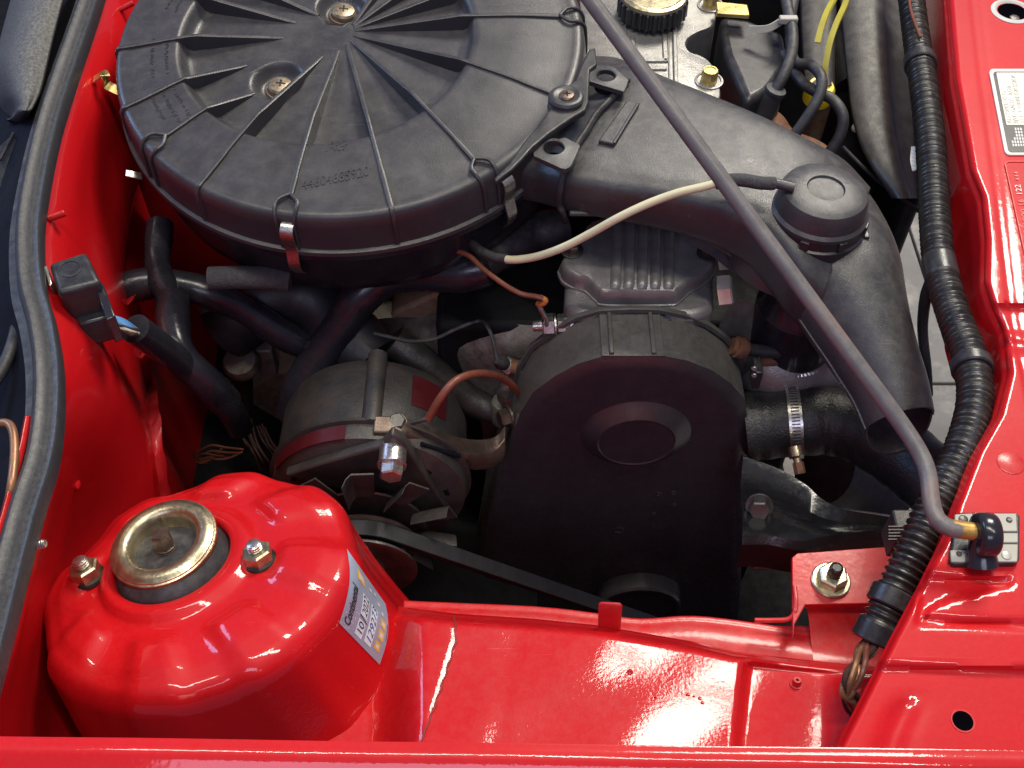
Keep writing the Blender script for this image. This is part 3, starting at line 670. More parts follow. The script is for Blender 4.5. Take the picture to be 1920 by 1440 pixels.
# ribs: a fin that climbs out of the sunken disc, then a thin raised line to the rim and over the edge
ribs = [((556, 46), (300, -12), 0), ((533, 74), (247, 84), 1), ((464, 126), (216, 205), 1), ((478, 178), (284, 268), 2), ((604, 110), (381, 334), 1), ((635, 99), (547, 356), 2), ((651, 86), (737, 400), 1),
        ((659, 78), (862, 270), 2), ((664, 69), (1036, 172), 0), ((666, 60), (1062, 28), 2), ((664, 56), (1010, -60), 1), ((664, 52), (860, -85), 1), ((662, 50), (760, -90), 1), ((598, 32), (470, -30), 1)]
for (a, b, kind) in ribs:
    ua = V(lid_px(*a, -1.1)); ub = V(lid_px(*b, 0)); d = (ub - ua).normalized(); nrm = V((-d.y, d.x))
    Rb = RL - .30
    # stretch to the rim
    bb = ua.dot(d); cc = ua.dot(ua) - Rb*Rb; T = -bb + math.sqrt(max(0, bb*bb - cc))
    if kind == 2: T -= 1.2
    n = 40; rings = []
    for i in range(n+1):
        q = ua + d*(T*i/n); h0 = lid_h(q.x, q.y)
        top = 0.16 if (q - IC).length > RI + .4 else min(0.16, -.95 + 0.05 + 1.06*min(1, i/n*T/max(1, T*.52)))
        r_ = q.length
        top = min(top, .16 - .2*smooth01((r_-10)/5))
        hw = .13 if top < .1 else .11
        if top < lid_h(q.x, q.y) + .02: top = lid_h(q.x, q.y) + .02
        rings.append([LP(q.x + nrm.x*hw*1.5, q.y + nrm.y*hw*1.5, h0-.15), LP(q.x + nrm.x*hw, q.y + nrm.y*hw, top-.03), LP(q.x + nrm.x*hw*.5, q.y + nrm.y*hw*.5, top), LP(q.x - nrm.x*hw*.5, q.y - nrm.y*hw*.5, top), LP(q.x - nrm.x*hw, q.y - nrm.y*hw, top-.03), LP(q.x - nrm.x*hw*1.5, q.y - nrm.y*hw*1.5, h0-.15)])
    if kind != 2:
        e = q.normalized()
        for rr_, hh in ((14.62, -.12), (14.85, -.45), (14.93, -1.2), (15.0, -2.7)):
            q2 = e*rr_; rings.append([LP(q2.x + nrm.x*.16 - e.x*.2, q2.y + nrm.y*.16 - e.y*.2, hh-.05), LP(q2.x + nrm.x*.11, q2.y + nrm.y*.11, hh), LP(q2.x + nrm.x*.05, q2.y + nrm.y*.05, hh+.01), LP(q2.x - nrm.x*.05, q2.y - nrm.y*.05, hh+.01), LP(q2.x - nrm.x*.11, q2.y - nrm.y*.11, hh), LP(q2.x - nrm.x*.16 - e.x*.2, q2.y - nrm.y*.16 - e.y*.2, hh-.05)])
    g = G(); loft(g, rings); obj('rib', g, 'lid_plastic', lid, ang=50)
    if kind == 2:                                              # eyelet that the spring clip hooks over
        e = ub.normalized(); s = V((-e.y, e.x)); st = e*(RL-1.55)
        for sg in (-1, 1):
            pts = []
            for rr_, lat, hh in ((RL-1.5, 0, .02), (RL-1.0, .55, .02), (RL-.45, .62, -.05), (RL-.02, .55, -.45), (RL+.12, .50, -1.2), (RL+.2, .48, -2.7)):
                pts.append(LP(e.x*rr_ + s.x*lat*sg, e.y*rr_ + s.y*lat*sg, hh))
            g = G(); tube(g, crom(pts, 5), .115, 8); obj('clip_eyelet', g, 'lid_plastic', lid)
# steps where the sunken disc carries raised arcs and a moulded mark
def arc_text_marks(cx_r, a0, a1, n, seed, lift=.02):
    rnd = random.Random(seed); g = G()
    for i in range(n):
        a = math.radians(a0 + (a1-a0)*i/n); r0 = cx_r + rnd.uniform(-.05, .05); L = rnd.choice((.10, .14, .2))
        if rnd.random() < .18: continue
        u, v = r0*math.cos(a), r0*math.sin(a); h = lid_h(u, v)
        e = V((math.cos(a), math.sin(a))); s = V((-e.y, e.x))
        box(g, LP(u, v, h + .01), (L, .05, .05), ((AX*e.x + AY*e.y), (AX*s.x + AY*s.y), AN))
        if rnd.random() < .6: box(g, LP(u + e.x*.08, v + e.y*.08, h + .01), (.05, .12, .05), ((AX*e.x + AY*e.y), (AX*s.x + AY*s.y), AN))
    return g
for k, (r, a0, a1, n) in enumerate(((11.6, 133, 170, 56), (12.3, 135, 168, 56), (11.4, 181, 197, 26), (12.3, 180, 197, 26), (12.0, 203, 219, 24), (11.3, 201, 220, 30), (12.7, 204, 214, 14))):
    obj('moulded_lettering', arc_text_marks(r, a0, a1, n, k), 'lid_plastic', lid, smooth=False)
s = '44604685920'; W, H = text_width(s)
def numfn(x, y, z):
    px = 566 + 126*x/W; py = 356 - 27*x/W - 18*y/H; return on_lid(px, py, .0) + AN*(z)
text('moulded_number', s, numfn, 'lid_plastic', lid, depth=.045)
g = G(); rnd = random.Random(3)
for i in range(34):
    px, py = 612 + rnd.uniform(0, 38), 268 + rnd.uniform(0, 18); px2 = px; q = on_lid(px2, py - (px-612)*.15, 0.0)
    box(g, q, (.10, .07, .06), (AX, AY, AN))
obj('moulded_emblem', g, 'lid_plastic', lid, smooth=False)
for d in DISH[:2]:
    c = LP(d.x, d.y, -1.95); tilt = (AN + AX*.15 + AY*.10).normalized()
    g = G(); lathe(g, c, tilt, [(.92, 0), (.92, .18), (.84, .2), (.82, .12)], 32); sc = obj('screw', g, 'rusty_plate', lid)
    g = G(); lathe(g, c, tilt, [(.80, 0), (.80, .5), (.70, .64), (.4, .72), (0, .73)], 32); obj('screw_head', g, 'dull_brass', sc)
    fx, fy, fz = frame(tilt); g = G(); 
    box(g, c + tilt*.72, (.62, .12, .05), (fx, fy, fz)); box(g, c + tilt*.722, (.12, .62, .05), (fx, fy, fz)); obj('screw_slot', g, 'black_metal', sc, smooth=False)
# bowl
g = G(); lathe(g, AC, AN, [(14.6, -2.9), (15.05, -3.2), (15.1, -3.6), (14.75, -3.75), (14.6, -4.5), (14.5, -6.2), (14.2, -7.6), (13.2, -8.6), (9, -9.0)], 120, fr=(AX, AY, AN)); bowl = obj('bowl', g, 'gloss_plastic', ACL, ang=40)
# spring clips
def clip(px, py, mt, nm='spring_clip', tall=4.4):
    u = V(lid_px(px, py, -1.0)); e = u.normalized(); s = V((-e.y, e.x)); g = G(); rings = []
    for rr_, hh, w_ in ((RL-.35, -.9, .34), (RL+.05, -.72, .36), (RL+.5, -.95, .38), (RL+.62, -1.5, .38), (RL+.50, -2.6, .36), (RL+.75, -3.8, .34), (RL+.45, -tall-.4, .30), (RL+.1, -tall-.9, .28)):
        c = e*rr_
        n2 = AN*.05
        rings.append([LP(c.x + s.x*w_, c.y + s.y*w_, hh) + n2 + (AX*e.x+AY*e.y)*.05, LP(c.x - s.x*w_, c.y - s.y*w_, hh) + n2 + (AX*e.x+AY*e.y)*.05, LP(c.x - s.x*w_, c.y - s.y*w_, hh) - n2 - (AX*e.x+AY*e.y)*.05, LP(c.x + s.x*w_, c.y + s.y*w_, hh) - n2 - (AX*e.x+AY*e.y)*.05])
    cr = list(zip(*rings)); cols = [crom(list(c), 5) for c in cr]
    loft(g, [list(r) for r in zip(*cols)]); return obj(nm, g, mt, ACL, ang=40)
clip(550, 400, 'zinc_steel'); clip(905, 300, 'zinc_steel')
# brass clips sticking out at the left
def strap(pts, w_, mt, nm, parent, thick=.06, side=None):
    c = crom([V(p) for p in pts], 5); g = G(); rings = []
    for i, p in enumerate(c):
        t = (c[min(i+1, len(c)-1)] - c[max(i-1, 0)]).normalized(); s = (V(side) - t*V(side).dot(t)).normalized(); n = t.cross(s)
        rings.append([p + s*w_ + n*thick, p - s*w_ + n*thick, p - s*w_ - n*thick, p + s*w_ - n*thick])
    loft(g, rings); return obj(nm, g, mt, parent, ang=40)
strap([P(225, 172, -2.4), P(212, 166, -2.2), P(199, 158, -2.0), P(197, 146, -1.4), P(194, 139, -1.3), P(176, 150, -1.7)], .30, 'brassy_clip', 'loose_clip', ACL, side=(.35, 1, .3))
strap([P(265, 331, -2.8), P(252, 328, -2.4), P(236, 325, -2.2)], .20, 'zinc_steel', 'loose_clip', ACL, side=(.1, 1, .2))
# ================================================================== snorkel duct
SN = thing('intake_snorkel', P(1350, 400, -6), 'black plastic intake duct running from air cleaner to front corner', 'intake duct')
def ring_between(A, B, th, flat=0.5, n=44, pw=4.6, tilt=0.0):
    """rounded section with its wide axis from A to B (cm points), thickness th"""
    c = (A+B)/2; a = (A-B)/2; up = V((0, 0, 1)); up = (up - a.normalized()*up.dot(a.normalized())).normalized(); out = []
    for k in range(n):
        t = 2*math.pi*k/n; ct, st = math.cos(t), math.sin(t)
        out.append(c + a*(math.copysign(abs(ct)**(2/pw), ct)) + up*(th/2*math.copysign(abs(st)**(2/pw), st)))
    return out
secs = [((1020, 120), (850, 330), -4.6, 3.2), ((1090, 128), (930, 345), -4.0, 3.4), ((1150, 132), (1000, 355), -3.2, 3.5), ((1195, 150), (1062, 370), -2.4, 3.6), ((1260, 178), (1135, 384), -2.3, 3.7), ((1330, 208), (1230, 400), -2.3, 3.8), ((1400, 240), (1330, 424), -2.4, 4.0), ((1455, 270), (1400, 456), -2.7, 4.4), ((1510, 305), (1450, 505), -3.2, 5.0), ((1570, 340), (1485, 550), -3.9, 5.2), ((1620, 390), (1530, 590), -4.8, 5.0)]
rings = [ring_between(P(*a, z), P(*b, z), th) for a, b, z, th in secs]
cols = [crom(list(c), 6) for c in zip(*rings)]
g = G(); loft(g, [list(r) for r in zip(*cols)]); DUCT = bvh(g); obj('duct_body', g, 'duct_plastic', SN, ang=60)
# elbow and round outlet
ep = [((1438, 330), (1600, 345), -4.2), ((1436, 400), (1645, 400), -4.1), ((1440, 455), (1668, 450), -4.2), ((1462, 520), (1690, 520), -4.8), ((1505, 590), (1702, 590), -5.6), ((1552, 660), (1718, 660), -6.4), ((1592, 725), (1738, 725), -7.2), ((1622, 796), (1750, 786), -8.0)]
rings = []
for i, (a, b, z) in enumerate(ep):
    A, B = P(*a, z), P(*b, z); c = (A+B)/2; r = (A-B).length/2; rings.append((c, r))
cs = crom([c for c, r in rings], 6); rsm = crom([V((r, 0, 0)) for c, r in rings], 6)
g = G(); rg = []
for i, c in enumerate(cs):
    t = (cs[min(i+1, len(cs)-1)] - cs[max(i-1, 0)]).normalized(); s = V((1, 0, 0)); s = (s - t*s.dot(t)).normalized(); u = s.cross(t).normalized()
    if u.z < 0: u = -u
    k = smooth01(i/len(cs)*1.6); hf = .52 + .48*k
    if i == len(cs)-1: r_ = rsm[i].x
    r_ = rsm[i].x; ke = smooth01((i - len(cs) + 7)/6); rg.append([c + s*(r_*math.cos(2*math.pi*j/40)) + u*(r_*hf*math.sin(2*math.pi*j/40)) + t*(ke*(1.5*max(0, -math.sin(2*math.pi*j/40)) - .3*max(0, math.sin(2*math.pi*j/40)))) for j in range(40)])
inner = [[c2 + (p - c2)*.93 for p in r] for r, c2 in zip(rg, cs)]
loft(g, rg + [inner[-1]] + inner[::-1][1:10], caps=False); obj('outlet_pipe', g, 'duct_plastic', SN, ang=50)
for j in (0, 20):
    g = G(); tube(g, [r[j] for r in rg[18:]], .09, 8); obj('mould_line', g, 'duct_plastic', SN)
# blend blister where duct turns into pipe
g = G(); q = P(1500, 420, -3.3); lathe(g, q, (0.05, 0, 1), [(4.0, -2.2), (3.7, -.6), (3.3, .5), (2.8, 1.0), (2.5, 1.2), (2.3, 1.4)], 48); obj('capsule_seat', g, 'duct_plastic', SN, ang=60)
# moulded seam along the near side and raised pad on top
g = G(); tube(g, crom([P(x, y, z) for x, y, z in ((1068, 400, -3.2), (1140, 402, -3.6), (1230, 412, -4), (1300, 438, -4.4), (1360, 470, -4.8), (1410, 505, -5.2), (1450, 535, -5.6), (1490, 560, -6), (1520, 595, -6.6))], 6), .16, 10); obj('moulding_seam', g, 'duct_plastic', SN)
strap([P(1290, 436, -5.0), P(1340, 462, -5.2), P(1390, 500, -5.6), P(1440, 530, -5.9), P(1480, 552, -6.2), P(1515, 590, -6.8)], .55, 'black_plastic', 'lower_flange', SN, .12, side=(0, -.6, -.8))
g = G(); pad = [drape(x, y, DUCT, 0) for x, y in ((1174, 195), (1199, 199), (1150, 276), (1121, 270))]
prism(g, [p - V((0,0,.1)) for p in pad], (0, 0, .38)); obj('raised_pad', g, 'duct_plastic', SN, bevel=.1, seg=3)
g = G(); q0, q1 = drape(1196, 199, DUCT, .2), drape(1150, 274, DUCT, .2); tube(g, [q0, q1], .11, 8); obj('pad_ridge', g, 'duct_plastic', SN)
# flange with holes against the air cleaner
def holed(nm, outline, z, holes, mt, parent, th=.3):
    hx, hy, r = holes[0]; q = P(hx, hy, z); pts = [P(x, y, z) - q for x, y in outline]; n = 56; ro = []; ri = []
    for k in range(n):
        a = 2*math.pi*k/n; d = V((math.cos(a), math.sin(a), 0)); best = r*1.4
        for A, B in zip(pts, pts[1:] + pts[:1]):
            e = B - A; den = d.x*e.y - d.y*e.x
            if abs(den) < 1e-9: continue
            t = (A.x*e.y - A.y*e.x)/den; s = (A.x*d.y - A.y*d.x)/den
            if t > 0 and -1e-6 <= s <= 1+1e-6: best = max(r*1.1, t)
        ro.append(q + d*best); ri.append(q + d*r)
    dn = V((0, 0, -th)); g = G()
    loft(g, [ri, [p + (p-q).normalized()*.06 + V((0,0,.05)) for p in ri], [p + (p-q).normalized()*.2 + V((0,0,.02)) for p in ri], ro, [p + dn for p in ro], [p + dn for p in ri], ri], caps=False); o = obj(nm, g, mt, parent, ang=30)
    g = G(); lathe(g, q + dn*3, (0, 0, 1), [(r*1.1, 0), (r*1.1, .01), (0, .012)], 30); obj('hole_floor', g, 'hole_black', o)
    return o
holed('mounting_flange', [(1000, 268), (1040, 262), (1060, 258), (1088, 272), (1070, 312), (1058, 318), (1001, 292)], .12, ((1038, 277, .60),), 'duct_plastic', SN)
holed('mounting_flange', [(1108, 122), (1150, 125), (1178, 150), (1170, 172), (1104, 152)], .3, ((1136, 142, .58),), 'duct_plastic', SN)
# lug with screw that joins lid and duct
LUG = thing('joining_bracket', P(1060, 200, -1), 'black bracket with cross-head screw joining air cleaner lid and duct', 'bracket')
z = .55
g = G(); prism(g, [P(x, y, z) for x, y in ((1104, 92), (1116, 88), (1120, 120), (1106, 130), (1104, 190), (1098, 206), (1070, 222), (1030, 250), (1000, 275), (978, 300), (960, 318), (930, 340), (927, 332), (952, 308), (980, 268), (1010, 232), (1030, 205), (1026, 192), (1050, 170), (1078, 150), (1090, 120))], (0, 0, -.45)); obj('bracket_arm', g, 'black_plastic', LUG, bevel=.12, seg=3)
q = P(1061, 188, z); g = G(); lathe(g, q, (0, 0, 1), [(1.05, -.1), (1.05, .22), (.95, .36), (.8, .4), (.7, .34), (0, .34)], 36); obj('boss', g, 'lid_plastic', LUG)
q = P(1063, 181, z+.3); g = G(); lathe(g, q, (0, 0, 1), [(.47, 0), (.47, .10), (.40, .18), (.2, .22), (0, .22)], 28); sc = obj('screw', g, 'bolt_brown', LUG)
g = G(); box(g, q + V((0,0,.2)), (.42, .09, .06)); box(g, q + V((0,0,.201)), (.09, .42, .06)); obj('screw_cross', g, 'cavity_black', sc, smooth=False)
# black strap across the duct
g = G(); pts = [(1178, 158), (1165, 172), (1145, 195), (1120, 222), (1100, 255), (1080, 285), (1064, 318), (1056, 350), (1054, 378)]
pp = [drape(x, y, DUCT, .28) or P(x, y, -1) for x, y in pts] + [P(1056, 400, -3.5), P(1060, 415, -5)]
tube(g, crom(pp, 5), .20, 10); tag(obj('retaining_wire', g, 'black_plastic'), 'thin black strap looped over the duct beside the flange hole', 'strap')
# vacuum capsule
CAPS = thing('vacuum_capsule', P(1535, 400, -2), 'round black vacuum capsule on the duct with moulded cap', 'vacuum capsule')
c0 = P(1527, 420, -1.9); ax = V((.03, .02, 1)).normalized()
g = G(); lathe(g, c0, ax, [(2.75, -.8), (2.75, .25), (2.62, .32), (2.62, 1.1), (2.55, 1.15)], 56); base = obj('capsule_base', g, 'black_plastic', CAPS, ang=35)
for k in range(8):
    a = math.radians(20 + 45*k); e = V((math.cos(a), math.sin(a), 0)); s = V((-e.y, e.x, 0)); g = G(); box(g, c0 + e*2.68 + ax*.72, (.22, .5, .55), (e, s, V((0,0,1)))); obj('snap_lug', g, 'black_plastic', base, bevel=.05)
g = G(); lathe(g, c0 + ax*.9, ax, [(2.66, 0), (2.68, .25), (2.50, .42), (2.42, 1.2), (2.28, 1.52), (2.0, 1.68), (1.1, 1.74), (1.03, 1.74), (.98, 1.62), (.9, 1.60), (.2, 1.64), (0, 1.64)], 64); obj('cap', g, 'duct_plastic', CAPS, ang=35)
g = G(); tube(g, [P(1490, 352, 1.0), P(1462, 345, 1.0), P(1440, 342, 1.0)], .28, 14); obj('nipple', g, 'duct_plastic', CAPS)
g = G(); q = P(1611, 440, -1.9); box(g, q, (.7, .35, .4)); box(g, q + V((.3, -.2, .1)), (.3, .5, .3)); obj('lock_tab', g, 'black_plastic', CAPS, bevel=.05)
# ================================================================== vacuum hose
VH = thing('vacuum_hose', P(1200, 400, -2), 'thin cream vacuum hose with black rubber ends across the duct', 'hose')
g = G(); tube(g, px_path([(1452, 344, 1.0), (1425, 343, 1.1), (1395, 338, 1.1), (1365, 338, 1.0), (1340, 344, .8)]), .36, 14); obj('rubber_end', g, 'foam_grey', VH)
g = G(); tube(g, px_path([(1350, 342, .9), (1320, 350, .6), (1270, 362, .2), (1215, 382, -.4), (1160, 408, -1.2), (1110, 436, -2.4), (1060, 462, -3.6), (1010, 480, -4.6), (965, 487, -5.2), (935, 484, -5.6)]), .24, 12); obj('cream_tube', g, 'white_tube', VH)
g = G(); tube(g, px_path([(950, 486, -5.4), (925, 482, -5.7), (900, 470, -6.2), (885, 455, -6.6), (876, 445, -7)]), .30, 12); obj('rubber_end', g, 'rubber', VH)
# ================================================================== prop rod
RODT = thing('bonnet_prop_rod', P(1800, 990, 1), 'long grey bent steel bonnet prop rod crossing the engine bay', 'prop rod')
A_ = P(1690, 795, 2.6); B_ = P(1085, -30, 13.5)
pts = [B_.lerp(A_, t) for t in (-.45, -.2, 0, .25, .5, .75, .9)] + [P(1690, 795, 2.6), P(1725, 850, 2.1), P(1740, 890, 1.9), P(1746, 940, 1.7), P(1756, 972, 1.6), P(1775, 988, 1.55), P(1800, 994, 1.5)]
g = G(); tube(g, resample(crom(pts, 8), .35)[0], .37, 18); obj('rod', g, 'rod_paint', RODT)
g = G(); tube(g, px_path([(1780, 990, 1.53), (1800, 993, 1.5), (1830, 997, 1.5), (1874, 1001, 1.5)]), .375, 18); obj('rod_end', g, 'rod_brass', RODT)
HB = thing('prop_rod_bracket', P(1847, 1030, 0), 'square black plastic prop rod bracket riveted to red front panel', 'bracket')
g = G(); sq = [P(x, y, .30) for x, y in ((1792, 963), (1800, 960), (1905, 960), (1913, 966), (1912, 1050), (1904, 1056), (1788, 1058), (1781, 1050))]; prism(g, sq, (0, 0, -.45)); obj('base_plate', g, 'black_plastic', HB, bevel=.08, seg=3)
for pl in ([(1791, 964), (1824, 962), (1822, 982), (1790, 982)], [(1862, 962), (1906, 962), (1908, 996), (1866, 996)], [(1880, 999), (1909, 999), (1909, 1017), (1879, 1017)], [(1782, 1031), (1828, 1031), (1832, 1053), (1784, 1053)], [(1864, 1020), (1909, 1020), (1908, 1053), (1864, 1053)]):
    g = G(); prism(g, [P(x, y, .36) for x, y in pl], (0, 0, -.12)); obj('raised_pad', g, 'stamp_grey', HB, bevel=.04)
for x, y, r, m_ in ((1806, 974, .20, 'dark_steel'), (1892, 975, .13, 'dark_steel'), (1798, 1039, .12, 'dark_steel'), (1887, 1041, .21, 'plate_silver')):
    q = P(x, y, .36); g = G(); lathe(g, q, (0,0,1), [(r, 0), (r, .04), (r*.7, .07), (0, .07)], 20); obj('rivet', g, m_, HB)
g = G(); rg = []
for k in range(17):
    a = math.pi*k/16; yy = 0 
    rg.append(k)
cyl = P(1847, 1003, 1.5)
lathe(g, cyl - V((.42, 0, 0)), (1, 0, 0), [(.60, 0), (.84, .04), (.92, .16), (.94, .45), (.92, .70), (.84, .82), (.60, .86)], 40)
tube(g, crom([cyl + V((0, 0, 0)), cyl + V((0, -.35, -.7)), cyl + V((.05, -.75, -1.15))], 5), [.5, .52, .52, .54, .56, .58, .6, .62, .64, .66, .68], 16)
obj('loop', g, 'gloss_plastic', HB, ang=50)
# ================================================================== corrugated harness
CON = thing('wiring_conduit', P(1760, 500, -3), 'black corrugated conduit with brown wires along red front panel', 'conduit')
path = px_path([(1700, -60, -2.2), (1709, 0, -2), (1718, 70, -2), (1730, 150, -1.9), (1742, 240, -1.8), (1748, 320, -1.8), (1753, 410, -1.8), (1762, 500, -1.8), (1788, 590, -1.7), (1818, 670, -1.5), (1828, 750, -1.3), (1806, 840, -1.4), (1767, 920, -1.7), (1725, 1010, -2.4), (1688, 1090, -3.2), (1655, 1160, -4.0), (1634, 1205, -4.6)], 10)
rp, Lc = resample(path, .075); pit = .345
rr_ = [.80 + .085*math.cos(2*math.pi*(i*Lc/(len(rp)-1))/pit) for i in range(len(rp))]
g = G(); tube(g, rp, rr_, 20); obj('corrugated_tube', g, 'conduit_plastic', CON, ang=80)
def collar(px, py, half, r, nm, m='black_plastic'):
    q = min(range(len(rp)), key=lambda i: (rp[i] - P(px, py, rp[i].z)).length); k = int(half/.075)
    seg = rp[max(0, q-k):q+k]; n = len(seg); g = G()
    tube(g, seg, [r*.93 if i in (0, n-1) else r for i in range(n)], 24); obj(nm, g, m, CON, ang=40); return seg[n//2]
for px, py, h, r in ((1733, 118, .45, 1.02), (1769, 505, .85, .90), (1822, 688, .42, 1.02), (1668, 1122, .50, 1.04), (1640, 1190, .62, .96)): collar(px, py, h, r, 'retaining_collar')
g = G(); q = P(1672, 1095, -2.6); box(g, P(1690, 1000, -5.5), (1.2, 1.4, 2.2)); obj('panel_clip', g, 'shroud_plastic', CON, bevel=.1)
for k in range(5):
    g = G(); box(g, P(1690, 988 + 6*k, -4.35), (1.25, .07, .12)); obj('clip_rib', g, 'shroud_plastic', CON, smooth=False)
rnd = random.Random(5)
for k in range(8):
    o1, o2, o3 = [V((rnd.uniform(-.35, .35), rnd.uniform(-.2, .2), rnd.uniform(-.3, .3))) for _ in range(3)]
    pts = [P(1634, 1200, -4.7) + o1*.8, P(1620, 1222, -4.2) + o1, P(1602, 1255, -3.8) + o2*1.3, P(1592, 1288, -4.0) + o2*1.2, P(1597, 1315, -4.8) + o3*.8, P(1606, 1336, -6.2) + o3*.6]
    g = G(); tube(g, crom(pts, 6), .13, 8); obj('loom_wire', g, rnd.choice(('brown_wire', 'brown_wire', 'copper_pipe', 'brown_wire_dark')), CON)
g = G(); tube(g, px_path([(1703, -20, -.9), (1707, 15, -.9), (1716, 45, -.9), (1726, 70, -.9)]), .10, 8); obj('loom_wire', g, 'brown_wire', CON)
g = G(); lathe(g, P(1752, 262, -2.2), (.1, 0, 1), [(.2, 0), (.2, 1)], 8); 
strap([P(1714, 275, -2.6), P(1712, 300, -2.6), P(1716, 320, -2.7)], .16, 'label_white', 'paper_tag', CON, .03, side=(1, 0, .3))
g = G(); tube(g, px_path([(1770, 350, -2.0), (1776, 356, -2), (1774, 366, -2.6), (1768, 376, -3)]), .22, 10); obj('tie_tail', g, 'black_plastic', CON)
tg = G(); tube(tg, px_path([(1745, 530, -3), (1735, 560, -4), (1730, 620, -6), (1738, 690, -8), (1742, 740, -10)]), lambda t: .35 - .12*t, 10); obj('tie_strap', tg, 'rubber', CON)
# ================================================================== timing belt cover
YF = 41.0
TC = thing('timing_belt_cover', PY(1190, 1150, YF), 'arched black plastic timing belt cover with round boss', 'timing cover')
def fpt(px, py, y=YF): return PY(px, py, y)
front = [(893, 1200), (900, 1060), (918, 960), (950, 850), (975, 775), (1000, 736), (1040, 706), (1085, 682), (1130, 669), (1190, 666), (1240, 667), (1290, 677), (1335, 695), (1370, 719), (1397, 750), (1402, 800), (1399, 900), (1393, 1000), (1388, 1100), (1380, 1200)]
fp = [fpt(x, y) for x, y in front]; cx = sum(p.x for p in fp)/len(fp); cz = -24
def inset(p, k): 
    return V((p.x + (cx-p.x)*k, p.y, p.z + (cz-p.z)*k*.6))
g = G(); back = [p + V((0, 3.3, 0)) for p in fp]
fi = [inset(p, .055) + V((0, -.22, 0)) for p in fp]; fi2 = [inset(p, .11) + V((0, -.25, 0)) for p in fp]
loft(g, [fp, fi, fi2], caps=False, closed=False); 
n_ = len(fp); o_ = len(g.v) - n_; g.f.append(tuple(range(o_, o_+n_))); body = obj('cover_face', g, 'cover_plastic', TC, ang=28, bevel=.12)
g = G(); loft(g, [back, [p + V((0, .02, 0)) for p in fp]], caps=False, closed=False); obj('top_band', g, 'worn_lit_cover_plastic', TC, ang=20)
rim = [V((p.x + (p.x-cx)*.028, p.y + 3.3, p.z + (.5 if i in range(3, 17) else 0))) for i, p in enumerate(fp)]
g = G(); rg = []
for i, p in enumerate(rim):
    out = V((p.x-cx, 0, max(0, p.z+14))).normalized(); rg.append([p - out*.35 + V((0, -.12, 0)), p + V((0, -.12, 0)), p + V((0, .22, 0)), p - out*.35 + V((0, .22, 0))])
loft(g, rg); obj('rear_rim', g, 'worn_lit_cover_plastic', TC, ang=35, bevel=.04)
for x in (1147, 1226):
    t0, b0 = PY(x, 667, YF), PY(x, 667, YF) + V((0, 3.3, 0)); g = G(); box(g, (t0+b0)/2 + V((0, 0, .08)), (.26, 3.25, .42)); obj('top_rib', g, 'worn_lit_cover_plastic', TC, bevel=.06)
g = G(); a0, a1 = PY(1128, 668, YF), PY(1246, 668, YF); prism(g, [a0 + V((0,-.05,.02)), a1 + V((0,-.05,.02)), a1 + V((0,3.2,.02)), a0 + V((0,3.2,.02))], (0, 0, .10)); obj('top_flat', g, 'worn_lit_cover_plastic', TC, bevel=.04)
bc = PY(1192, 815, YF - .25)
g = G(); lathe(g, bc + V((0, .3, 0)), (0, -1, 0), [(3.7, 0), (3.62, .22), (3.45, .36), (2.55, .92), (2.48, .96), (2.40, .90), (0, .90)], 56); obj('round_boss', g, 'cover_plastic', TC, ang=16)
bc = PY(1196, 1112, YF - .25)
g = G(); lathe(g, bc + V((0, .3, 0)), (0, -1, 0), [(3.35, 0), (3.3, 1.5), (3.15, 1.68), (2.9, 1.68), (2.85, 1.55), (0, 1.55)], 56); obj('lower_boss', g, 'cover_plastic', TC, ang=30)
for x, y, r in ((1160, 993, .42), (1235, 925, .2), (1262, 922, .2), (1264, 945, .15), (1225, 962, .15)):
    g = G(); lathe(g, PY(x, y, YF-.22), (0, -1, 0), [(r, 0), (r, .06), (r*.7, .1), (r*.6, .05), (0, .05)], 18); obj('moulded_dot', g, 'cover_plastic', TC)
g = G(); hexa(g, PY(952, 782, YF+1.2), (-.9, -.4, .1), 1.1, .6, .2, .8); obj('side_bolt', g, 'bolt_brown', TC)
g = G(); box(g, PY(1418, 700, YF+1.0), (.5, 1.2, 1.6)); obj('side_clip', g, 'black_plastic', TC, bevel=.08)
for k in range(2):
    g = G(); hexa(g, PY(1413, 690 + 13*k, YF+.2), (.2, -1, .4), .28, .15); obj('clip_pin', g, 'zinc_steel', TC)
# ================================================================== ribbed pressed cover behind it
RC = thing('ribbed_engine_cover', P(1200, 560, -12), 'dark ribbed pressed metal cover on the engine behind timing cover', 'engine cover')
zc = -7.6
top = [(1050, 505), (1062, 475), (1085, 450), (1110, 410), (1200, 395), (1300, 400), (1330, 440), (1345, 478), (1338, 512), (1316, 532), (1296, 542), (1276, 560), (1255, 566), (1140, 566), (1120, 558), (1100, 540), (1078, 534), (1058, 522)]
tp = crom([P(x, y - 17*smooth01((y-440)/60), zc) for x, y in top + [top[0]]], 4)[:-1]; c = sum(tp, V())/len(tp)
def off(k, dz): return [c + (p-c)*k + V((0, 0, dz)) for p in tp]
g = G(); loft(g, [off(1.03, -1.3), off(1.03, -1.05), off(1.005, -1.0), off(.995, -.5), off(.97, -.15), off(.93, 0)], caps=False); g.f.append(tuple(range(len(g.v)-len(tp), len(g.v)))); obj('cover_pressing', g, 'painted_cover', RC, ang=50)
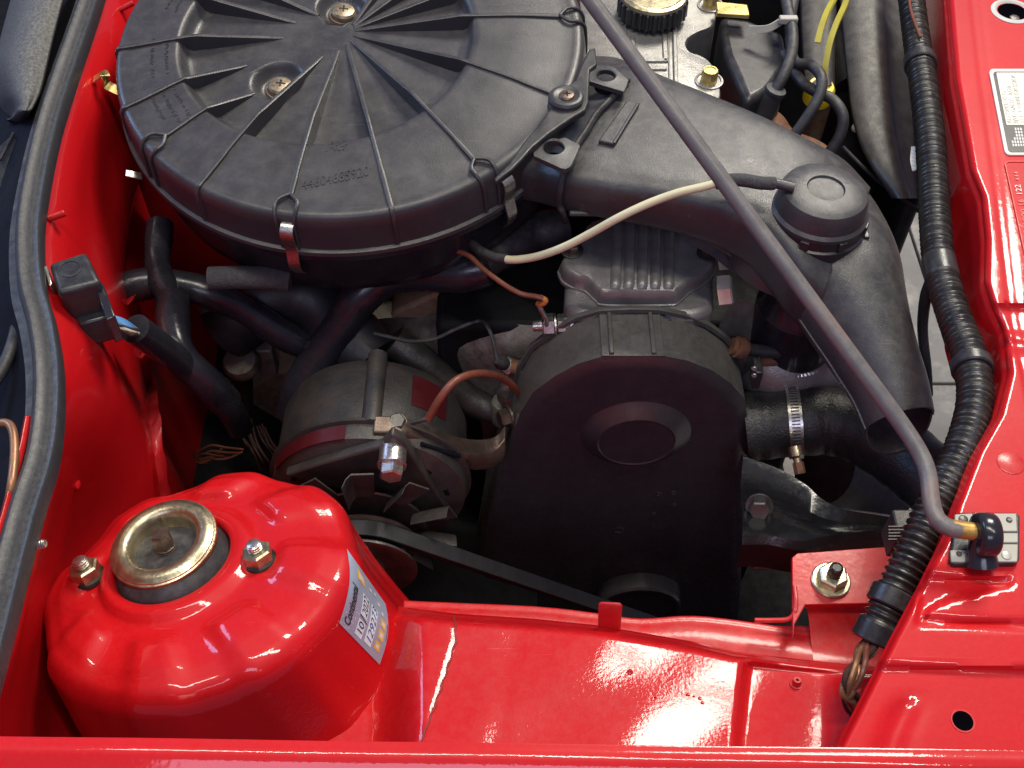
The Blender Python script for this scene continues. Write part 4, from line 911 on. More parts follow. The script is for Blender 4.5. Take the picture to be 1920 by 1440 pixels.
for k in range(5):
    x0 = 1146 + 25*k; xb = 1146 + 24*k; g = G(); rg = []
    for i in range(16):
        t = i/15; y = 543 - 132*t; x = x0 + 9 + (xb-x0+4)*t; p = P(x, y, zc); s = smooth01(t/.06)*1.0
        rg.append([p + V((-.42, 0, -.1)), p + V((-.28, 0, .22*s)), p + V((0, 0, .30*s)), p + V((.24, 0, .22*s)), p + V((.34, 0, -.1))])
    loft(g, rg); obj('pressed_rib', g, 'painted_cover', RC, ang=60)
for x, y in ((1072, 470), (1328, 475)):
    q = P(x, y, zc+.05); g = G(); lathe(g, q, (0,0,1), [(.72, 0), (.72, .08), (.6, .12), (.5, .12)], 24); w_ = obj('bolt_washer', g, 'dark_steel', RC); g = G(); hexa(g, q + V((0,0,.1)), (0,0,1), .8, .45, .3); obj('bolt_head', g, 'bolt_brown', w_)
g = G(); low = [(1060, 510), (1058, 575), (1090, 592), (1300, 592), (1340, 580), (1338, 500), (1290, 430), (1100, 430)]; prism(g, [P(x, y, zc-1.2) for x, y in low], (0, 0, -14)); obj('cylinder_head_end', g, 'painted_cover', RC, bevel=.5, seg=3)
g = G(); prism(g, [P(x, y, -8.9) for x, y in ((1140, 600), (1168, 578), (1232, 578), (1262, 600))], (0, 1.2, -3)); obj('lifting_web', g, 'cover_plastic', RC, bevel=.12)
# ================================================================== silver cam cover
CC = thing('cam_cover', P(1230, 120, -6), 'cast aluminium cam cover with brass-coloured bolts beside air cleaner', 'cam cover')
zt = -3.2
out = [(1080, -60), (1330, -60), (1342, -10), (1343, 30), (1336, 48), (1312, 58), (1292, 70), (1287, 84), (1296, 98), (1318, 106), (1336, 120), (1344, 150), (1352, 168), (1348, 196), (1342, 208), (1325, 216), (1300, 224), (1320, 260), (1150, 260), (1100, 120)]
tp = crom([P(x, y, zt) for x, y in out + [out[0]]], 3)[:-1]; c = P(1215, 90, zt)
def off2(k, dz): return [V((c.x + (p.x-c.x)*k, c.y + (p.y-c.y)*k, p.z + dz)) for p in tp]
g = G(); loft(g, [off2(1.01, -4.0), off2(1.0, -.3), off2(.985, -.06), off2(.96, 0)], caps=False); g.f.append(tuple(range(len(g.v)-len(tp), len(g.v)))); obj('casting', g, 'cast_aluminium', CC, ang=40)
def ridge(pts, w_, h_, nm='cast_ridge', m='cast_aluminium'):
    g = G(); ps = [P(x, y, zt) for x, y in pts]; 
    for a, b in zip(ps, ps[1:]):
        d = (b-a); L = d.length; d.normalize(); box(g, (a+b)/2 + V((0,0,h_/2-.05)), (L + w_*.9, w_, h_ + .1), (d, V((-d.y, d.x, 0)), V((0,0,1))))
    return obj(nm, g, m, CC, bevel=.06)
ridge([(1264, 35), (1268, 190)], .28, .22); ridge([(1252, 40), (1256, 182)], .14, .10)
ridge([(1186, 72), (1186, 115), (1248, 115), (1246, 72)], .34, .16); ridge([(1200, 130), (1246, 130)], .34, .16); ridge([(1224, 140), (1224, 175)], .30, .16)
ridge([(1172, 50), (1174, 100), (1190, 140)], .2, .12)
for x, y in ((1332, 10), (1329, 152)):
    q = P(x, y, zt); g = G(); lathe(g, q + V((0,0,-.02)), (0,0,1), [(.95, 0), (.93, .10), (.80, .12), (.76, .03), (.5, .02)], 30); obj('bolt_recess', g, 'cast_aluminium', CC)
    g = G(); lathe(g, q, (0, 0, 1), [(.52, 0), (.52, .75), (.46, .86), (.38, .86), (.36, .8), (0, .8)], 28, mod=lambda t, r, h: 1 + .04*math.cos(12*t)); obj('bolt', g, 'brassy_clip', CC)
g = G(); prism(g, [P(x, y, -2.2) for x, y in ((1342, 2), (1402, 8), (1406, 28), (1344, 24))], (0, 0, -.35)); obj('cable_bracket', g, 'brassy_clip', CC, bevel=.08)
for x, y in ((1365, 118),):
    g = G(); hexa(g, P(x - 10, y + 4, -5.2), (1, -.1, .25), 1.5, .8, .2); obj('side_bolt', g, 'pale_zinc', CC)
CAP = thing('oil_filler_cap', P(1222, 20, -2), 'round knurled oil filler cap with pale top on cam cover', 'cap')
q = P(1222, 22, -2.8); 
g = G(); lathe(g, q, (0,0,1), [(2.3, 0), (2.3, 1.1), (2.2, 1.2)], 120, mod=lambda t, r, h: 1 + .05*math.tanh(3*math.cos(28*t))); obj('knurled_skirt', g, 'black_plastic', CAP, ang=30)
g = G(); lathe(g, q + V((0,0,1.1)), (0,0,1), [(2.22, 0), (2.3, .12), (2.22, .3), (2.0, .36), (1.9, .30), (1.84, .34), (0, .36)], 64); obj('top', g, 'yellow_zinc', CAP, ang=30)
g = G(); lathe(g, q + V((0,0,-.9)), (0,0,1), [(2.0, 0), (2.0, .95)], 96, mod=lambda t, r, h: 1 + .06*math.tanh(3*math.cos(20*t))); obj('bayonet_collar', g, 'black_plastic', CAP, ang=30)
# second pale bolt near the ribbed cover
SB = thing('engine_side_bolts', P(1362, 545, -8), 'pale hex bolt and pipe fitting right of the ribbed cover', 'bolt')
g = G(); hexa(g, P(1348, 546, -8.2), (1, -.12, .3), 1.75, .85, .15); obj('hex_head', g, 'pale_zinc', SB)
g = G(); hexa(g, P(1348, 488, -8.2), (1, -.12, .3), 1.2, .7, .35); obj('hex_head', g, 'pale_zinc', SB)
# ================================================================== alternator
XA, ZA = -9.0, -18.0
ALT = thing('alternator', (XA, 40, ZA-6), 'grey cast alternator with fan blades and pulley beside the red tower', 'alternator')
ay = (0, -1, 0)
g = G(); lathe(g, (XA, 44.0, ZA), ay, [(3.0, -.6), (4.6, -.3), (5.6, .4), (6.0, 1.4), (6.05, 4.0), (6.05, 5.4)], 64); obj('stator_housing', g, 'alternator_cast', ALT, ang=35)
g = G(); lathe(g, (XA, 38.6, ZA), ay, [(6.05, -.05), (6.35, 0), (6.4, .22), (6.1, .3), (6.1, .9), (6.05, 1.3), (5.6, 1.5), (5.0, 1.75), (4.2, 2.0), (1.5, 2.1)], 64); obj('drive_end_frame', g, 'alternator_cast', ALT, ang=35)
for a in (78, 40, 115, 150, 10):                      # slots in the frame
    an = math.radians(a); e = V((math.cos(an), 0, math.sin(an))); s = V((-e.z, 0, e.x)); g = G(); box(g, V((XA, 36.86, ZA)) + e*4.3, (.7, .12, 1.7), (s, V((0,1,0)), e)); obj('vent_slot', g, 'cavity_black', ALT, bevel=.1)
g = G(); tube(g, [V((XA + .6, 43.8, ZA + 5.85)), V((XA + .6, 38.4, ZA + 5.85))], .62, 16); obj('through_bolt_boss', g, 'alternator_cast', ALT)
g = G(); rgs = []
for k in range(13):
    a = math.radians(98 + 4.5*k); e = V((math.cos(a), 0, math.sin(a))); rgs.append([V((XA, y, ZA)) + e*r for r, y in ((6.12, 37.2), (6.12, 38.2), (6.2, 38.2), (6.2, 37.2))])
loft(g, rgs); obj('red_reflection', g, 'red_sticker_and_reflection', ALT)  # dark red strip paints in the bodywork's reflection
g = G(); rgs = []
for k in range(6):
    a = math.radians(62 - 5*k); e = V((math.cos(a), 0, math.sin(a))); rgs.append([V((XA, y, ZA)) + e*r for r, y in ((6.0, 40.3), (6.0, 42.6), (6.1, 42.6), (6.1, 40.3))])
loft(g, rgs); obj('red_sticker_and_reflection', g, 'red_sticker_and_reflection', ALT)
# triangular lug plate with bolt
lp = [(533, 893), (600, 870), (715, 838), (735, 815), (758, 830), (790, 880), (842, 960), (842, 985), (812, 965), (700, 935), (590, 905)]
g = G(); prism(g, [PY(x, y, 36.3) for x, y in lp], (0, .7, 0)); obj('mounting_lug', g, 'alternator_cast', ALT, bevel=.15, seg=2)
bp = PY(737, 845, 36.3)
g = G(); lathe(g, bp + V((0, .3, 0)), ay, [(.8, 0), (.8, 1.3), (.72, 1.35)], 30); obj('spacer', g, 'zinc_steel', ALT)
g = G(); hexa(g, bp + V((0, -1.1, 0)), ay, 1.2, .75, .3, .85); obj('pivot_bolt', g, 'zinc_steel', ALT)
# fan
g = G(); lathe(g, (XA, 35.2, ZA), ay, [(.6, 0), (3.6, 0), (3.7, .08), (3.6, .16), (.6, .16)], 48); fan = obj('fan_disc', g, 'dark_steel', ALT)
for k in range(10):
    a = math.radians(36*k + 18); e = V((math.cos(a), 0, math.sin(a))); s = V((-e.z, 0, e.x)); o = V((XA, 35.2, ZA)); g = G()
    lo_, hi_ = o + e*3.2, o + e*5.6
    rg = []
    for (lat, yy) in ((-1.0, -.15), (-.25, -.18), (.35, -.2), (.62, -.55), (.80, -1.15)):
        rg.append([lo_ + s*lat*.8 + V((0, yy, 0)), hi_ + s*lat + V((0, yy, 0)), hi_ + s*lat + V((0, yy+.13, 0)), lo_ + s*lat*.8 + V((0, yy+.13, 0))])
    loft(g, rg); obj('fan_blade', g, 'alternator_cast', ALT, ang=25, bevel=.03)
# pulley
PYc = V((XA, 32.9, ZA))
g = G(); lathe(g, PYc + V((0, .9, 0)), ay, [(1.2, 0), (3.25, .0), (3.3, .12), (2.55, .75), (2.55, 1.15), (3.3, 1.7), (3.32, 1.85), (3.1, 1.9), (2.2, 1.75), (1.3, 1.7)], 64); obj('pulley', g, 'dark_steel', ALT, ang=30)
g = G(); lathe(g, PYc + V((0, -.8, 0)), ay, [(1.35, 0), (1.35, .35), (1.1, .4)], 32); obj('pulley_washer', g, 'dark_steel', ALT)
g = G(); hexa(g, PYc + V((0, -1.15, 0)), ay, 1.75, .7, .2); obj('pulley_nut', g, 'dark_steel', ALT)
g = G(); thread(g, PYc + V((0, -1.8, 0)), ay, .52, .8, .13, 18); obj('shaft_end', g, 'zinc_steel', ALT)
# ================================================================== drive belt
cr = V((8.6, 32.9, -34.6)); R1, R2 = 2.95, 6.2; al = V((XA, 32.9, ZA)); dd = cr - al; base = math.atan2(dd.z, dd.x); off_ = math.acos((R1-R2)/dd.length)
loop = []
a1 = base + off_; a2 = base - off_
for k in range(25):
    a = a1 + (2*math.pi - (a1-a2))*k/24; loop.append(al + V((math.cos(a), 0, math.sin(a)))*R1)
st = [loop[-1].lerp(cr + V((math.cos(a2), 0, math.sin(a2)))*R2, t) for t in (.25, .5, .75)]; loop += st
for k in range(25):
    a = a2 + (a1-a2)*k/24; loop.append(cr + V((math.cos(a), 0, math.sin(a)))*R2)
loop += [loop[-1].lerp(loop[0], t) for t in (.2, .4, .6, .8)]
g = G(); rg = []; n = len(loop)
for i, p in enumerate(loop):
    t = (loop[(i+1) % n] - loop[i-1]).normalized(); o = V((-t.z, 0, t.x)); 
    if o.dot(p - (al if (p-al).length < (p-cr).length else cr)) < 0: o = -o
    rg.append([p + o*.38 + V((0, -.52, 0)), p + o*.38 + V((0, .52, 0)), p - o*.38 + V((0, .3, 0)), p - o*.38 + V((0, -.3, 0))])
rg.append(rg[0]); loft(g, rg, caps=False); tag(obj('drive_belt', g, 'belt_rubber', ang=40, bevel=.05), 'black rubber drive belt from alternator pulley down past timing cover', 'belt')
# ================================================================== adjusting arm
ARM = thing('alternator_adjusting_arm', PY(840, 830, 39), 'curved slotted steel arm between alternator and timing cover', 'bracket')
rg = []; ctl = [(702, 800, 38.2), (760, 803, 38.4), (820, 825, 38.8), (880, 842, 39.4), (925, 838, 40.2), (948, 815, 41.0)]
cp = crom([PY(*q) for q in ctl], 8)
for i, p in enumerate(cp):
    rg.append([p + V((0, -.55, .3)), p + V((0, .5, .42)), p + V((0, .62, -.1)), p + V((0, .35, -1.3)), p + V((0, -.65, -1.4)), p + V((0, -.75, -.1))])
g = G(); loft(g, rg); obj('arm', g, 'bolt_brown', ARM, ang=35, bevel=.08)
g = G(); tube(g, [PY(790, 832, 37.6), PY(830, 846, 37.9), PY(862, 856, 38.2)], .14, 8); obj('slot', g, 'cavity_black', ARM)
g = G(); hexa(g, PY(745, 792, 38.6), (0, -.3, 1), .9, .4, .2, .6); obj('adjuster_bolt', g, 'dark_steel', ARM)
# earth wire
g = G(); tube(g, crom([PY(772, 793, 38.3), PY(790, 788, 38.2), PY(806, 784, 38.2)], 4), [.16]*9, 8); et = thing('earth_cable', PY(806, 785, 38.2), 'brown earth cable arching from alternator arm to timing cover', 'cable'); obj('ring_terminal', g, 'dark_steel', et)
g = G(); tube(g, crom([PY(803, 786, 38.2), PY(822, 752, 38.6), PY(845, 722, 39.2), (PY(870, 706, 40)), PY(905, 700, 41), PY(940, 708, 42), PY(962, 724, 42.6), PY(974, 742, 43), PY(975, 765, 43.2)], 7), .24, 12); obj('sheath', g, 'brown_wire', et)
# ================================================================== engine block and manifold behind
BLK = thing('engine_block', (2, 55, -40), 'dirty grey cast engine block seen below the air cleaner', 'engine block')
g = G(); rows = [[PY(690, 600, 52), PY(800, 590, 50), PY(900, 600, 48), PY(1000, 610, 47), PY(1060, 600, 47)], [PY(700, 640, 50), PY(800, 640, 48), PY(900, 660, 46.5), PY(990, 660, 46), PY(1060, 650, 46)], [PY(740, 690, 49.5), PY(820, 710, 48.5), PY(900, 730, 46.5), PY(980, 730, 45.5), PY(1060, 720, 45.5)], [PY(780, 760, 50), PY(840, 780, 49), PY(910, 800, 46.8), PY(980, 800, 45.4), PY(1060, 800, 45.4)], [PY(800, 860, 50), PY(860, 880, 49), PY(910, 900, 47), PY(980, 900, 46), PY(1060, 900, 46)]]
sheet(g, rows, 5); obj('block_casting', g, 'dirty_aluminium', BLK, ang=70)
g = G(); box(g, (8, 58, -30), (26, 22, 34)); obj('block_core', g, 'deep_black', BLK, bevel=.5)
g = G(); prism(g, [PY(x, y, 50) for x, y in ((740, 585), (870, 530), (884, 600), (850, 612), (780, 600), (730, 598))], (0, 2.5, 0)); obj('heat_shield', g, 'rusty_plate', BLK, bevel=.3, seg=3)
g = G(); tube(g, crom([PY(735, 640, 47.5), PY(800, 690, 46.6), PY(870, 745, 46), PY(930, 770, 45.6)], 6), lambda t: 1.2 - .2*t, 16); obj('cast_rib', g, 'dark_steel', BLK)
g = G(); lathe(g, PY(958, 740, 44.6), (-.2, -1, .3), [(.95, -.6), (1.0, 0), (.9, .3), (.5, .4), (0, .4)], 24); obj('core_plug', g, 'zinc_steel', BLK)
g = G(); lathe(g, PY(945, 752, 45), (0, 0, 1), [(.9, -2), (.95, -.3), (.8, 0), (.4, .1)], 20); obj('cast_boss', g, 'dirty_aluminium', BLK)
# temperature switch with connector
TS = thing('temperature_switch', PY(955, 668, 45), 'small hex sender with black connector left of the timing cover', 'sensor')
ax_ = V((-.45, -.35, .75)).normalized(); o_ = PY(958, 688, 45)
g = G(); hexa(g, o_, ax_, 1.1, .5, .2); obj('sender_hex', g, 'zinc_steel', TS)
g = G(); lathe(g, o_ + ax_*.5, ax_, [(.42, 0), (.42, .45), (.36, .5)], 20); obj('insulator', g, 'label_white', TS)
g = G(); lathe(g, o_ + ax_*.9, ax_, [(.44, 0), (.46, .5), (.35, .8), (.2, 1.0)], 18); obj('connector', g, 'rubber', TS)
g = G(); q1 = o_ + ax_*1.8; tube(g, crom([q1, PY(925, 640, 45.2), PY(915, 615, 46), PY(900, 602, 47), PY(860, 615, 46.5), PY(815, 635, 46), PY(770, 640, 45.6), PY(730, 632, 45.5), PY(700, 625, 45.5)], 6), .13, 8); obj('sender_wire', g, 'rubber', TS)
g = G(); lathe(g, PY(985, 690, 44.6), (1, -.2, .1), [(.5, -.9), (.5, 0), (.42, .1), (.42, .8)], 18); obj('side_fitting', g, 'rusty_steel', TS)
# stud with nuts and the braided earth wire
EB = thing('earth_stud', P(1025, 620, -10), 'zinc stud with large hex nut at left of timing cover top', 'bolt')
so_ = P(1085, 606, -10.2); sx_ = V((-1, -.04, -.05)).normalized()
g = G(); lathe(g, so_, sx_, [(.62, -1.2), (.62, .3), (.70, .35), (.70, .55), (.60, .6), (.60, .9)], 24); obj('spacer', g, 'zinc_steel', EB)
g = G(); hexa(g, so_ + sx_*.85, sx_, 1.15, .5, .1); obj('thin_nut', g, 'zinc_steel', EB)
g = G(); lathe(g, so_ + sx_*1.4, sx_, [(.72, 0), (.72, .1)], 24); obj('terminal_ring', g, 'zinc_steel', EB)
g = G(); hexa(g, so_ + sx_*1.55, sx_, 1.3, .72, .1); obj('hex_nut', g, 'zinc_steel', EB)
g = G(); thread(g, so_ + sx_*2.25, sx_, .38, .65, .12, 18); obj('stud_end', g, 'zinc_steel', EB)
EW = thing('sensor_wire', P(980, 540, -8), 'thin brown wire with orange end running to the earth stud', 'wire')
g = G(); tube(g, px_path([(850, 468, -7), (880, 480, -6.8), (905, 503, -6.8), (940, 530, -7), (975, 550, -7.2), (1005, 556, -7.4), (1018, 560, -7.5)], 7), .16, 10); obj('sheath', g, 'brown_wire', EW)
g = G(); tube(g, px_path([(1012, 557, -7.5), (1023, 563, -7.6), (1018, 569, -7.9), (1008, 570, -8.2)], 6), .17, 10); obj('orange_end', g, 'orange_wire', EW)
g = G(); tube(g, [P(1009, 570, -8.1), P(1015, 582, -8.5), P(1024, 597, -9.2), P(1025, 610, -9.8)], [.14, .16, .13, .15], 8); obj('crimp', g, 'zinc_steel', EW)
# ================================================================== oil / fuel pump canister, thermostat housing, hoses on the right
CAN = thing('fuel_pump', P(1480, 640, -14), 'black domed canister with knurled ring under the intake duct', 'pump')
c0 = P(1480, 640, -13.6)
g = G(); lathe(g, c0, (0, 0, 1), [(2.75, 0), (2.75, 3.4), (2.72, 3.5), (2.72, 3.65), (2.55, 3.9), (2.3, 4.7), (1.9, 5.2), (1.0, 5.5), (0, 5.55)], 56); obj('dome', g, 'gloss_plastic', CAN, ang=30)
g = G(); lathe(g, c0 + V((0,0,-.5)), (0, 0, 1), [(2.9, 0), (2.92, .1), (2.92, .45), (2.8, .55)], 140, mod=lambda t, r, h: 1 + .012*math.cos(70*t)); obj('knurled_ring', g, 'zinc_steel', CAN, ang=30)
g = G(); lathe(g, c0 + V((0,0,-2.4)), (0, 0, 1), [(2.3, 0), (2.5, 1.2), (2.7, 1.9)], 40); obj('pump_base', g, 'dirty_aluminium', CAN)
TH_ = thing('thermostat_housing', P(1500, 700, -18), 'pale cast thermostat housing with pipe stubs right of the timing cover', 'housing')
g = G(); rg = []
pts = [P(1400, 660, -14), P(1460, 690, -15.2), P(1530, 700, -16), P(1590, 690, -16)]
tube(g, crom(pts, 8), lambda t: 1.9 + .8*math.sin(t*math.pi), 24); obj('casting', g, 'cast_aluminium', TH_, ang=60)
g = G(); rows = [[P(1340, 640, -12), P(1360, 585, -10.5), P(1400, 560, -10), P(1440, 610, -12)], [P(1380, 680, -14), P(1400, 640, -13), P(1430, 640, -13), P(1450, 660, -14)], [P(1420, 720, -16), P(1440, 700, -15), P(1470, 700, -15.5), P(1490, 700, -16)]]; sheet(g, rows, 5); obj('web', g, 'dirty_aluminium', TH_, ang=60)
g = G(); lathe(g, P(1548, 680, -14.6), (0, -.7, .7), [(.25, 0), (.25, .5), (.2, .55)], 14); obj('cast_pip', g, 'cast_aluminium', TH_)
g = G(); tube(g, [P(1372, 648, -11.5), P(1400, 655, -11.8)], .55, 16); tube(g, [P(1378, 650, -11.5), P(1392, 653, -11.7)], .68, 16); obj('hose_stub', g, 'rusty_steel', TH_)
g = G(); tube(g, [P(1395, 654, -11.8), P(1430, 658, -12), P(1460, 660, -12.2)], .42, 14); obj('small_hose', g, 'rubber', TH_)
g = G(); tube(g, [P(1425, 678, -13), P(1465, 676, -13)], .35, 14); obj('pipe_stub', g, 'rusty_steel', TH_)
WH = thing('radiator_hose', P(1600, 820, -16), 'thick black textured radiator hose curving towards the front panel', 'hose')
hz = [(1395, 800, -17.0), (1440, 795, -16.7), (1500, 790, -16.3), (1560, 790, -16), (1620, 808, -15.6), (1680, 845, -15), (1735, 890, -14.4), (1790, 940, -14)]
g = G(); tube(g, px_path(hz, 10), lambda t: 2.32 - .25*t + .03*math.sin(t*60), 40); obj('hose_body', g, 'hose_rubber', WH)
CL = thing('hose_clamp', P(1487, 790, -14), 'zinc worm-drive clamp tightened round the radiator hose', 'clamp')
hp = px_path(hz, 10); ci = min(range(len(hp)), key=lambda i: abs(hp[i].x - P(1487, 790, -16.4).x)); hc = hp[ci]; hd = (hp[ci+1]-hp[ci-1]).normalized()
g = G(); lathe(g, hc - hd*.42, hd, [(2.36, 0), (2.42, 0), (2.42, .84), (2.36, .84)], 64); obj('band', g, 'zinc_steel', CL, ang=40)
fr_ = frame(hd)
for k in range(72):
    a = 2*math.pi*k/72; e = fr_[0]*math.cos(a) + fr_[1]*math.sin(a)
    if e.z < -.3: continue
    s = hd.cross(e); g = G(); box(g, hc + e*2.44, (.5, .085, .05), (hd, s, e)); o = obj('band_slot', g, 'dark_steel', CL, smooth=False)
q = P(1493, 852, -14.3)
g = G(); lathe(g, q, (.15, -.8, -.45), [(.4, -.5), (.44, -.1), (.44, .1), (.3, .2), (.25, .25), (.25, .8), (.2, .85)], 20); obj('worm_screw', g, 'yellow_zinc', CL)
g = G(); hexa(g, q + V((.15, -.8, -.45)).normalized()*.5, (.15, -.8, -.45), .6, .7, .2); obj('screw_head', g, 'rusty_steel', CL)
# engine mount arm, dark
MA = thing('engine_mount_arm', P(1560, 960, -20), 'black pressed steel engine mount arm above the red bracket', 'bracket')
rg = []; tops = [(1392, 850), (1450, 870), (1505, 900), (1540, 930), (1580, 948), (1640, 958), (1700, 968), (1760, 980)]; bots = [(1392, 1020), (1440, 1020), (1500, 1030), (1545, 1022), (1590, 1015), (1640, 1010), (1690, 1008), (1760, 1015)]
for (a, b) in zip(tops, bots):
    A, B = P(*a, -14.5), P(*b, -13.2); m = (A+B)/2
    rg.append([A + V((0, .3, -2.5)), A + V((0, .1, -.3)), A + V((0, -.3, .1)), m.lerp(A, .4) + V((0, 0, -.7)), m + V((0, 0, -.6)), m.lerp(B, .4) + V((0, 0, .15)), B + V((0, .4, .25)), B + V((0, 0, -.1)), B + V((0, -.1, -2.5))])
cols = [crom(list(c), 5) for c in zip(*rg)]
g = G(); loft(g, [list(r) for r in zip(*cols)]); obj('pressing', g, 'gloss_black_metal', MA, ang=40)
g = G(); hexa(g, P(1424, 950, -13.4), (-.2, -.8, .5), 1.1, .7, .2, .8); obj('mount_bolt', g, 'dark_steel', MA)
g = G(); hexa(g, P(1425, 1040, -16), (-.2, -.8, .5), 1.3, .7, .2, 1.0); obj('mount_bolt', g, 'dark_steel', MA)
g = G(); tube(g, px_path([(1545, 880, -24), (1600, 900, -26), (1660, 940, -28)]), 2.6, 24); tag(obj('lower_hose', g, 'rubber'), 'wide dark hose low in the gap under the radiator hose', 'hose')
# ================================================================== ignition leads and front details
LD = [([(1468, -30, -1), (1478, 20, -1.2), (1486, 60, -1.6), (1484, 100, -2), (1470, 140, -2.6), (1452, 172, -3.4)], .37, 'thick ignition lead running straight into a rubber plug boot'),
      ([(1495, -30, -1.5), (1482, 40, -2), (1488, 112, -3), (1520, 122, -2.6), (1540, 145, -2.4), (1536, 180, -3), (1510, 225, -4.2), (1478, 268, -5.6), (1462, 292, -6.4)], .36, 'ignition lead looping right, then down to manifold'),
      ([(1470, 100, -3.4), (1500, 150, -3.6), (1530, 172, -3.4), (1560, 186, -3.4), (1580, 215, -3.8), (1576, 250, -4.8), (1556, 285, -6), (1536, 312, -7.2)], .36, 'outermost ignition lead curving behind the vacuum capsule')]
for pts, r, lab in LD:
    g = G(); tube(g, px_path(pts, 8), r, 14); tag(obj('ignition_lead', g, 'rubber'), lab, 'ignition lead', 'ignition leads')
BT = thing('plug_boot', P(1420, 230, -6), 'black rubber spark plug boot with grey rim beside cam cover', 'plug boot')
g = G(); a_, b_ = P(1455, 168, -3.2), P(1415, 245, -6.4); tube(g, [a_, a_.lerp(b_, .5), b_], [.62, .66, .8], 20); obj('boot', g, 'rubber', BT)
g = G(); d_ = (b_-a_).normalized(); lathe(g, a_, -d_, [(.66, -.25), (.70, -.1), (.68, .05), (.45, .08)], 24); obj('boot_rim', g, 'seal_rubber', BT)
g = G(); q = P(1475, 276, -5.7); lathe(g, q, (.3, .3, .8), [(.6, -.3), (.62, -.1), (.5, 0), (.4, .05)], 20); tag(obj('lead_terminal', g, 'dark_steel'), 'dark metal collar where looping lead meets rusty manifold', 'terminal')
g = G(); box(g, P(1478, 37, -1.2), (1.2, .5, .45)); hc_ = thing('lead_clip', P(1450, 45, -2), 'grey plastic clip holding two ignition leads together', 'clip'); obj('clip_bridge', g, 'stamp_grey', hc_, bevel=.08)
strap([P(1468, 38, -1.5), P(1440, 53, -2), P(1405, 55, -2.4)], .22, 'stamp_grey', 'clip_arm', hc_, .1, side=(0, .4, 1))
DC = thing('distributor', P(1420, 60, -6), 'black distributor body between cam cover and leads', 'distributor')
g = G(); prism(g, [P(x, y, -3.4) for x, y in ((1350, 28), (1402, 34), (1470, 60), (1480, 120), (1440, 170), (1400, 190), (1360, 100), (1352, 60))], (0, 0, -9)); obj('body', g, 'black_plastic', DC, bevel=.5, seg=3)
g = G(); tube(g, px_path([(1380, 190, -7), (1420, 150, -6), (1450, 125, -5.5)]), .9, 16); obj('cap_tower', g, 'rubber', DC)
MF = thing('exhaust_manifold', P(1440, 260, -12), 'rusty brown exhaust manifold glimpsed below the ignition leads', 'manifold')
g = G(); prism(g, [P(x, y, -7) for x, y in ((1375, 190), (1405, 185), (1415, 205), (1398, 235), (1375, 230))], (0, 0, -2)); obj('flange', g, 'rusty_steel', MF, bevel=.25, seg=3)
g = G(); tube(g, px_path([(1400, 230, -9.5), (1450, 262, -9), (1500, 290, -9), (1530, 330, -10)]), lambda t: 1.5 + .3*math.sin(9*t), 20); obj('runner', g, 'rusty_steel', MF)
DS = thing('dipstick', P(1540, 120, -4), 'yellow plastic dipstick loop handle beside the fan shroud', 'dipstick')
strap([P(1533, 80, -1.2), P(1540, 52, -.6), P(1553, 18, 0), P(1572, -12, .3), P(1588, -14, .2), P(1584, 10, -.3), P(1568, 45, -1.0), P(1556, 80, -1.8), P(1548, 120, -2.8), P(1545, 140, -3.4)], .19, 'yellow_handle', 'handle_loop', DS, .09, side=(1, .2, .6))
YC = thing('yellow_cap', P(1540, 165, -6), 'small bright yellow cap behind the ignition leads', 'cap')
g = G(); lathe(g, P(1537, 170, -6), (0, -.2, 1), [(1.0, -.8), (1.0, .2), (.85, .45), (.5, .5), (0, .5)], 32); obj('cap_top', g, 'yellow_plastic', YC)
g = G(); lathe(g, P(1540, 190, -7.5), (0, 0, 1), [(.7, -3), (.75, 0), (.9, .3)], 24); obj('filler_neck', g, 'brass_dummy' if 'brass_dummy' in MATS else 'rusty_plate', YC)
# fan shroud
FS = thing('fan_shroud', P(1620, 150, -12), 'dark grey plastic fan shroud against the red front panel', 'fan shroud')
rows = []
for y, xl, xr in ((-80, 1568, 1705), (0, 1575, 1702), (80, 1582, 1706), (160, 1590, 1712), (230, 1600, 1718), (300, 1625, 1724), (372, 1672, 1728)):
    zz = -4.5 - (y+80)*.004; rows.append([P(xl, y, zz-6), P(xl, y, zz-1), P(xl + 8, y, zz), P(xl + (xr-xl)*.45, y, zz+.35), P(xl + (xr-xl)*.62, y, zz+.1), P(xl + (xr-xl)*.7, y, zz-.7), P(xr, y, zz-1.2)])
g = G(); sheet(g, rows, 4); obj('shroud_arch', g, 'shroud_plastic', FS, ang=60)
rows = []
for y, xl, xr in ((-80, 1496, 1570), (0, 1500, 1572), (60, 1502, 1568), (120, 1505, 1566), (160, 1508, 1566)):
    rows.append([P(xl, y, -9), P(xl, y, -6.2), P(xl+8, y, -5.6), P((xl+xr)/2, y, -5.4), P(xr - 4, y, -5.6), P(xr, y, -8)])
g = G(); sheet(g, rows, 4); obj('shroud_plate', g, 'shroud_plastic', FS, ang=60)
g = G(); tube(g, px_path([(1560, 60, -8), (1580, 110, -8.5), (1600, 170, -9)]), 1.6, 24); obj('motor_body', g, 'shroud_plastic', FS)
g = G(); prism(g, [P(x, y, -9) for x, y in ((1565, 130), (1640, 110), (1740, 120), (1745, 330), (1725, 375), (1690, 380), (1665, 345), (1648, 308), (1610, 312), (1560, 318), (1545, 295), (1575, 240))], (0, 0, -8)); obj('lower_shroud', g, 'deep_black', FS, bevel=.4, seg=2)
g = G(); prism(g, [P(x, y, -10) for x, y in ((1470, 320), (1500, 250), (1530, 255), (1540, 290), (1610, 280), (1640, 290), (1648, 312), (1570, 318), (1520, 330))], (0, 0, -5)); obj('shroud_leg', g, 'deep_black', FS, bevel=.3)
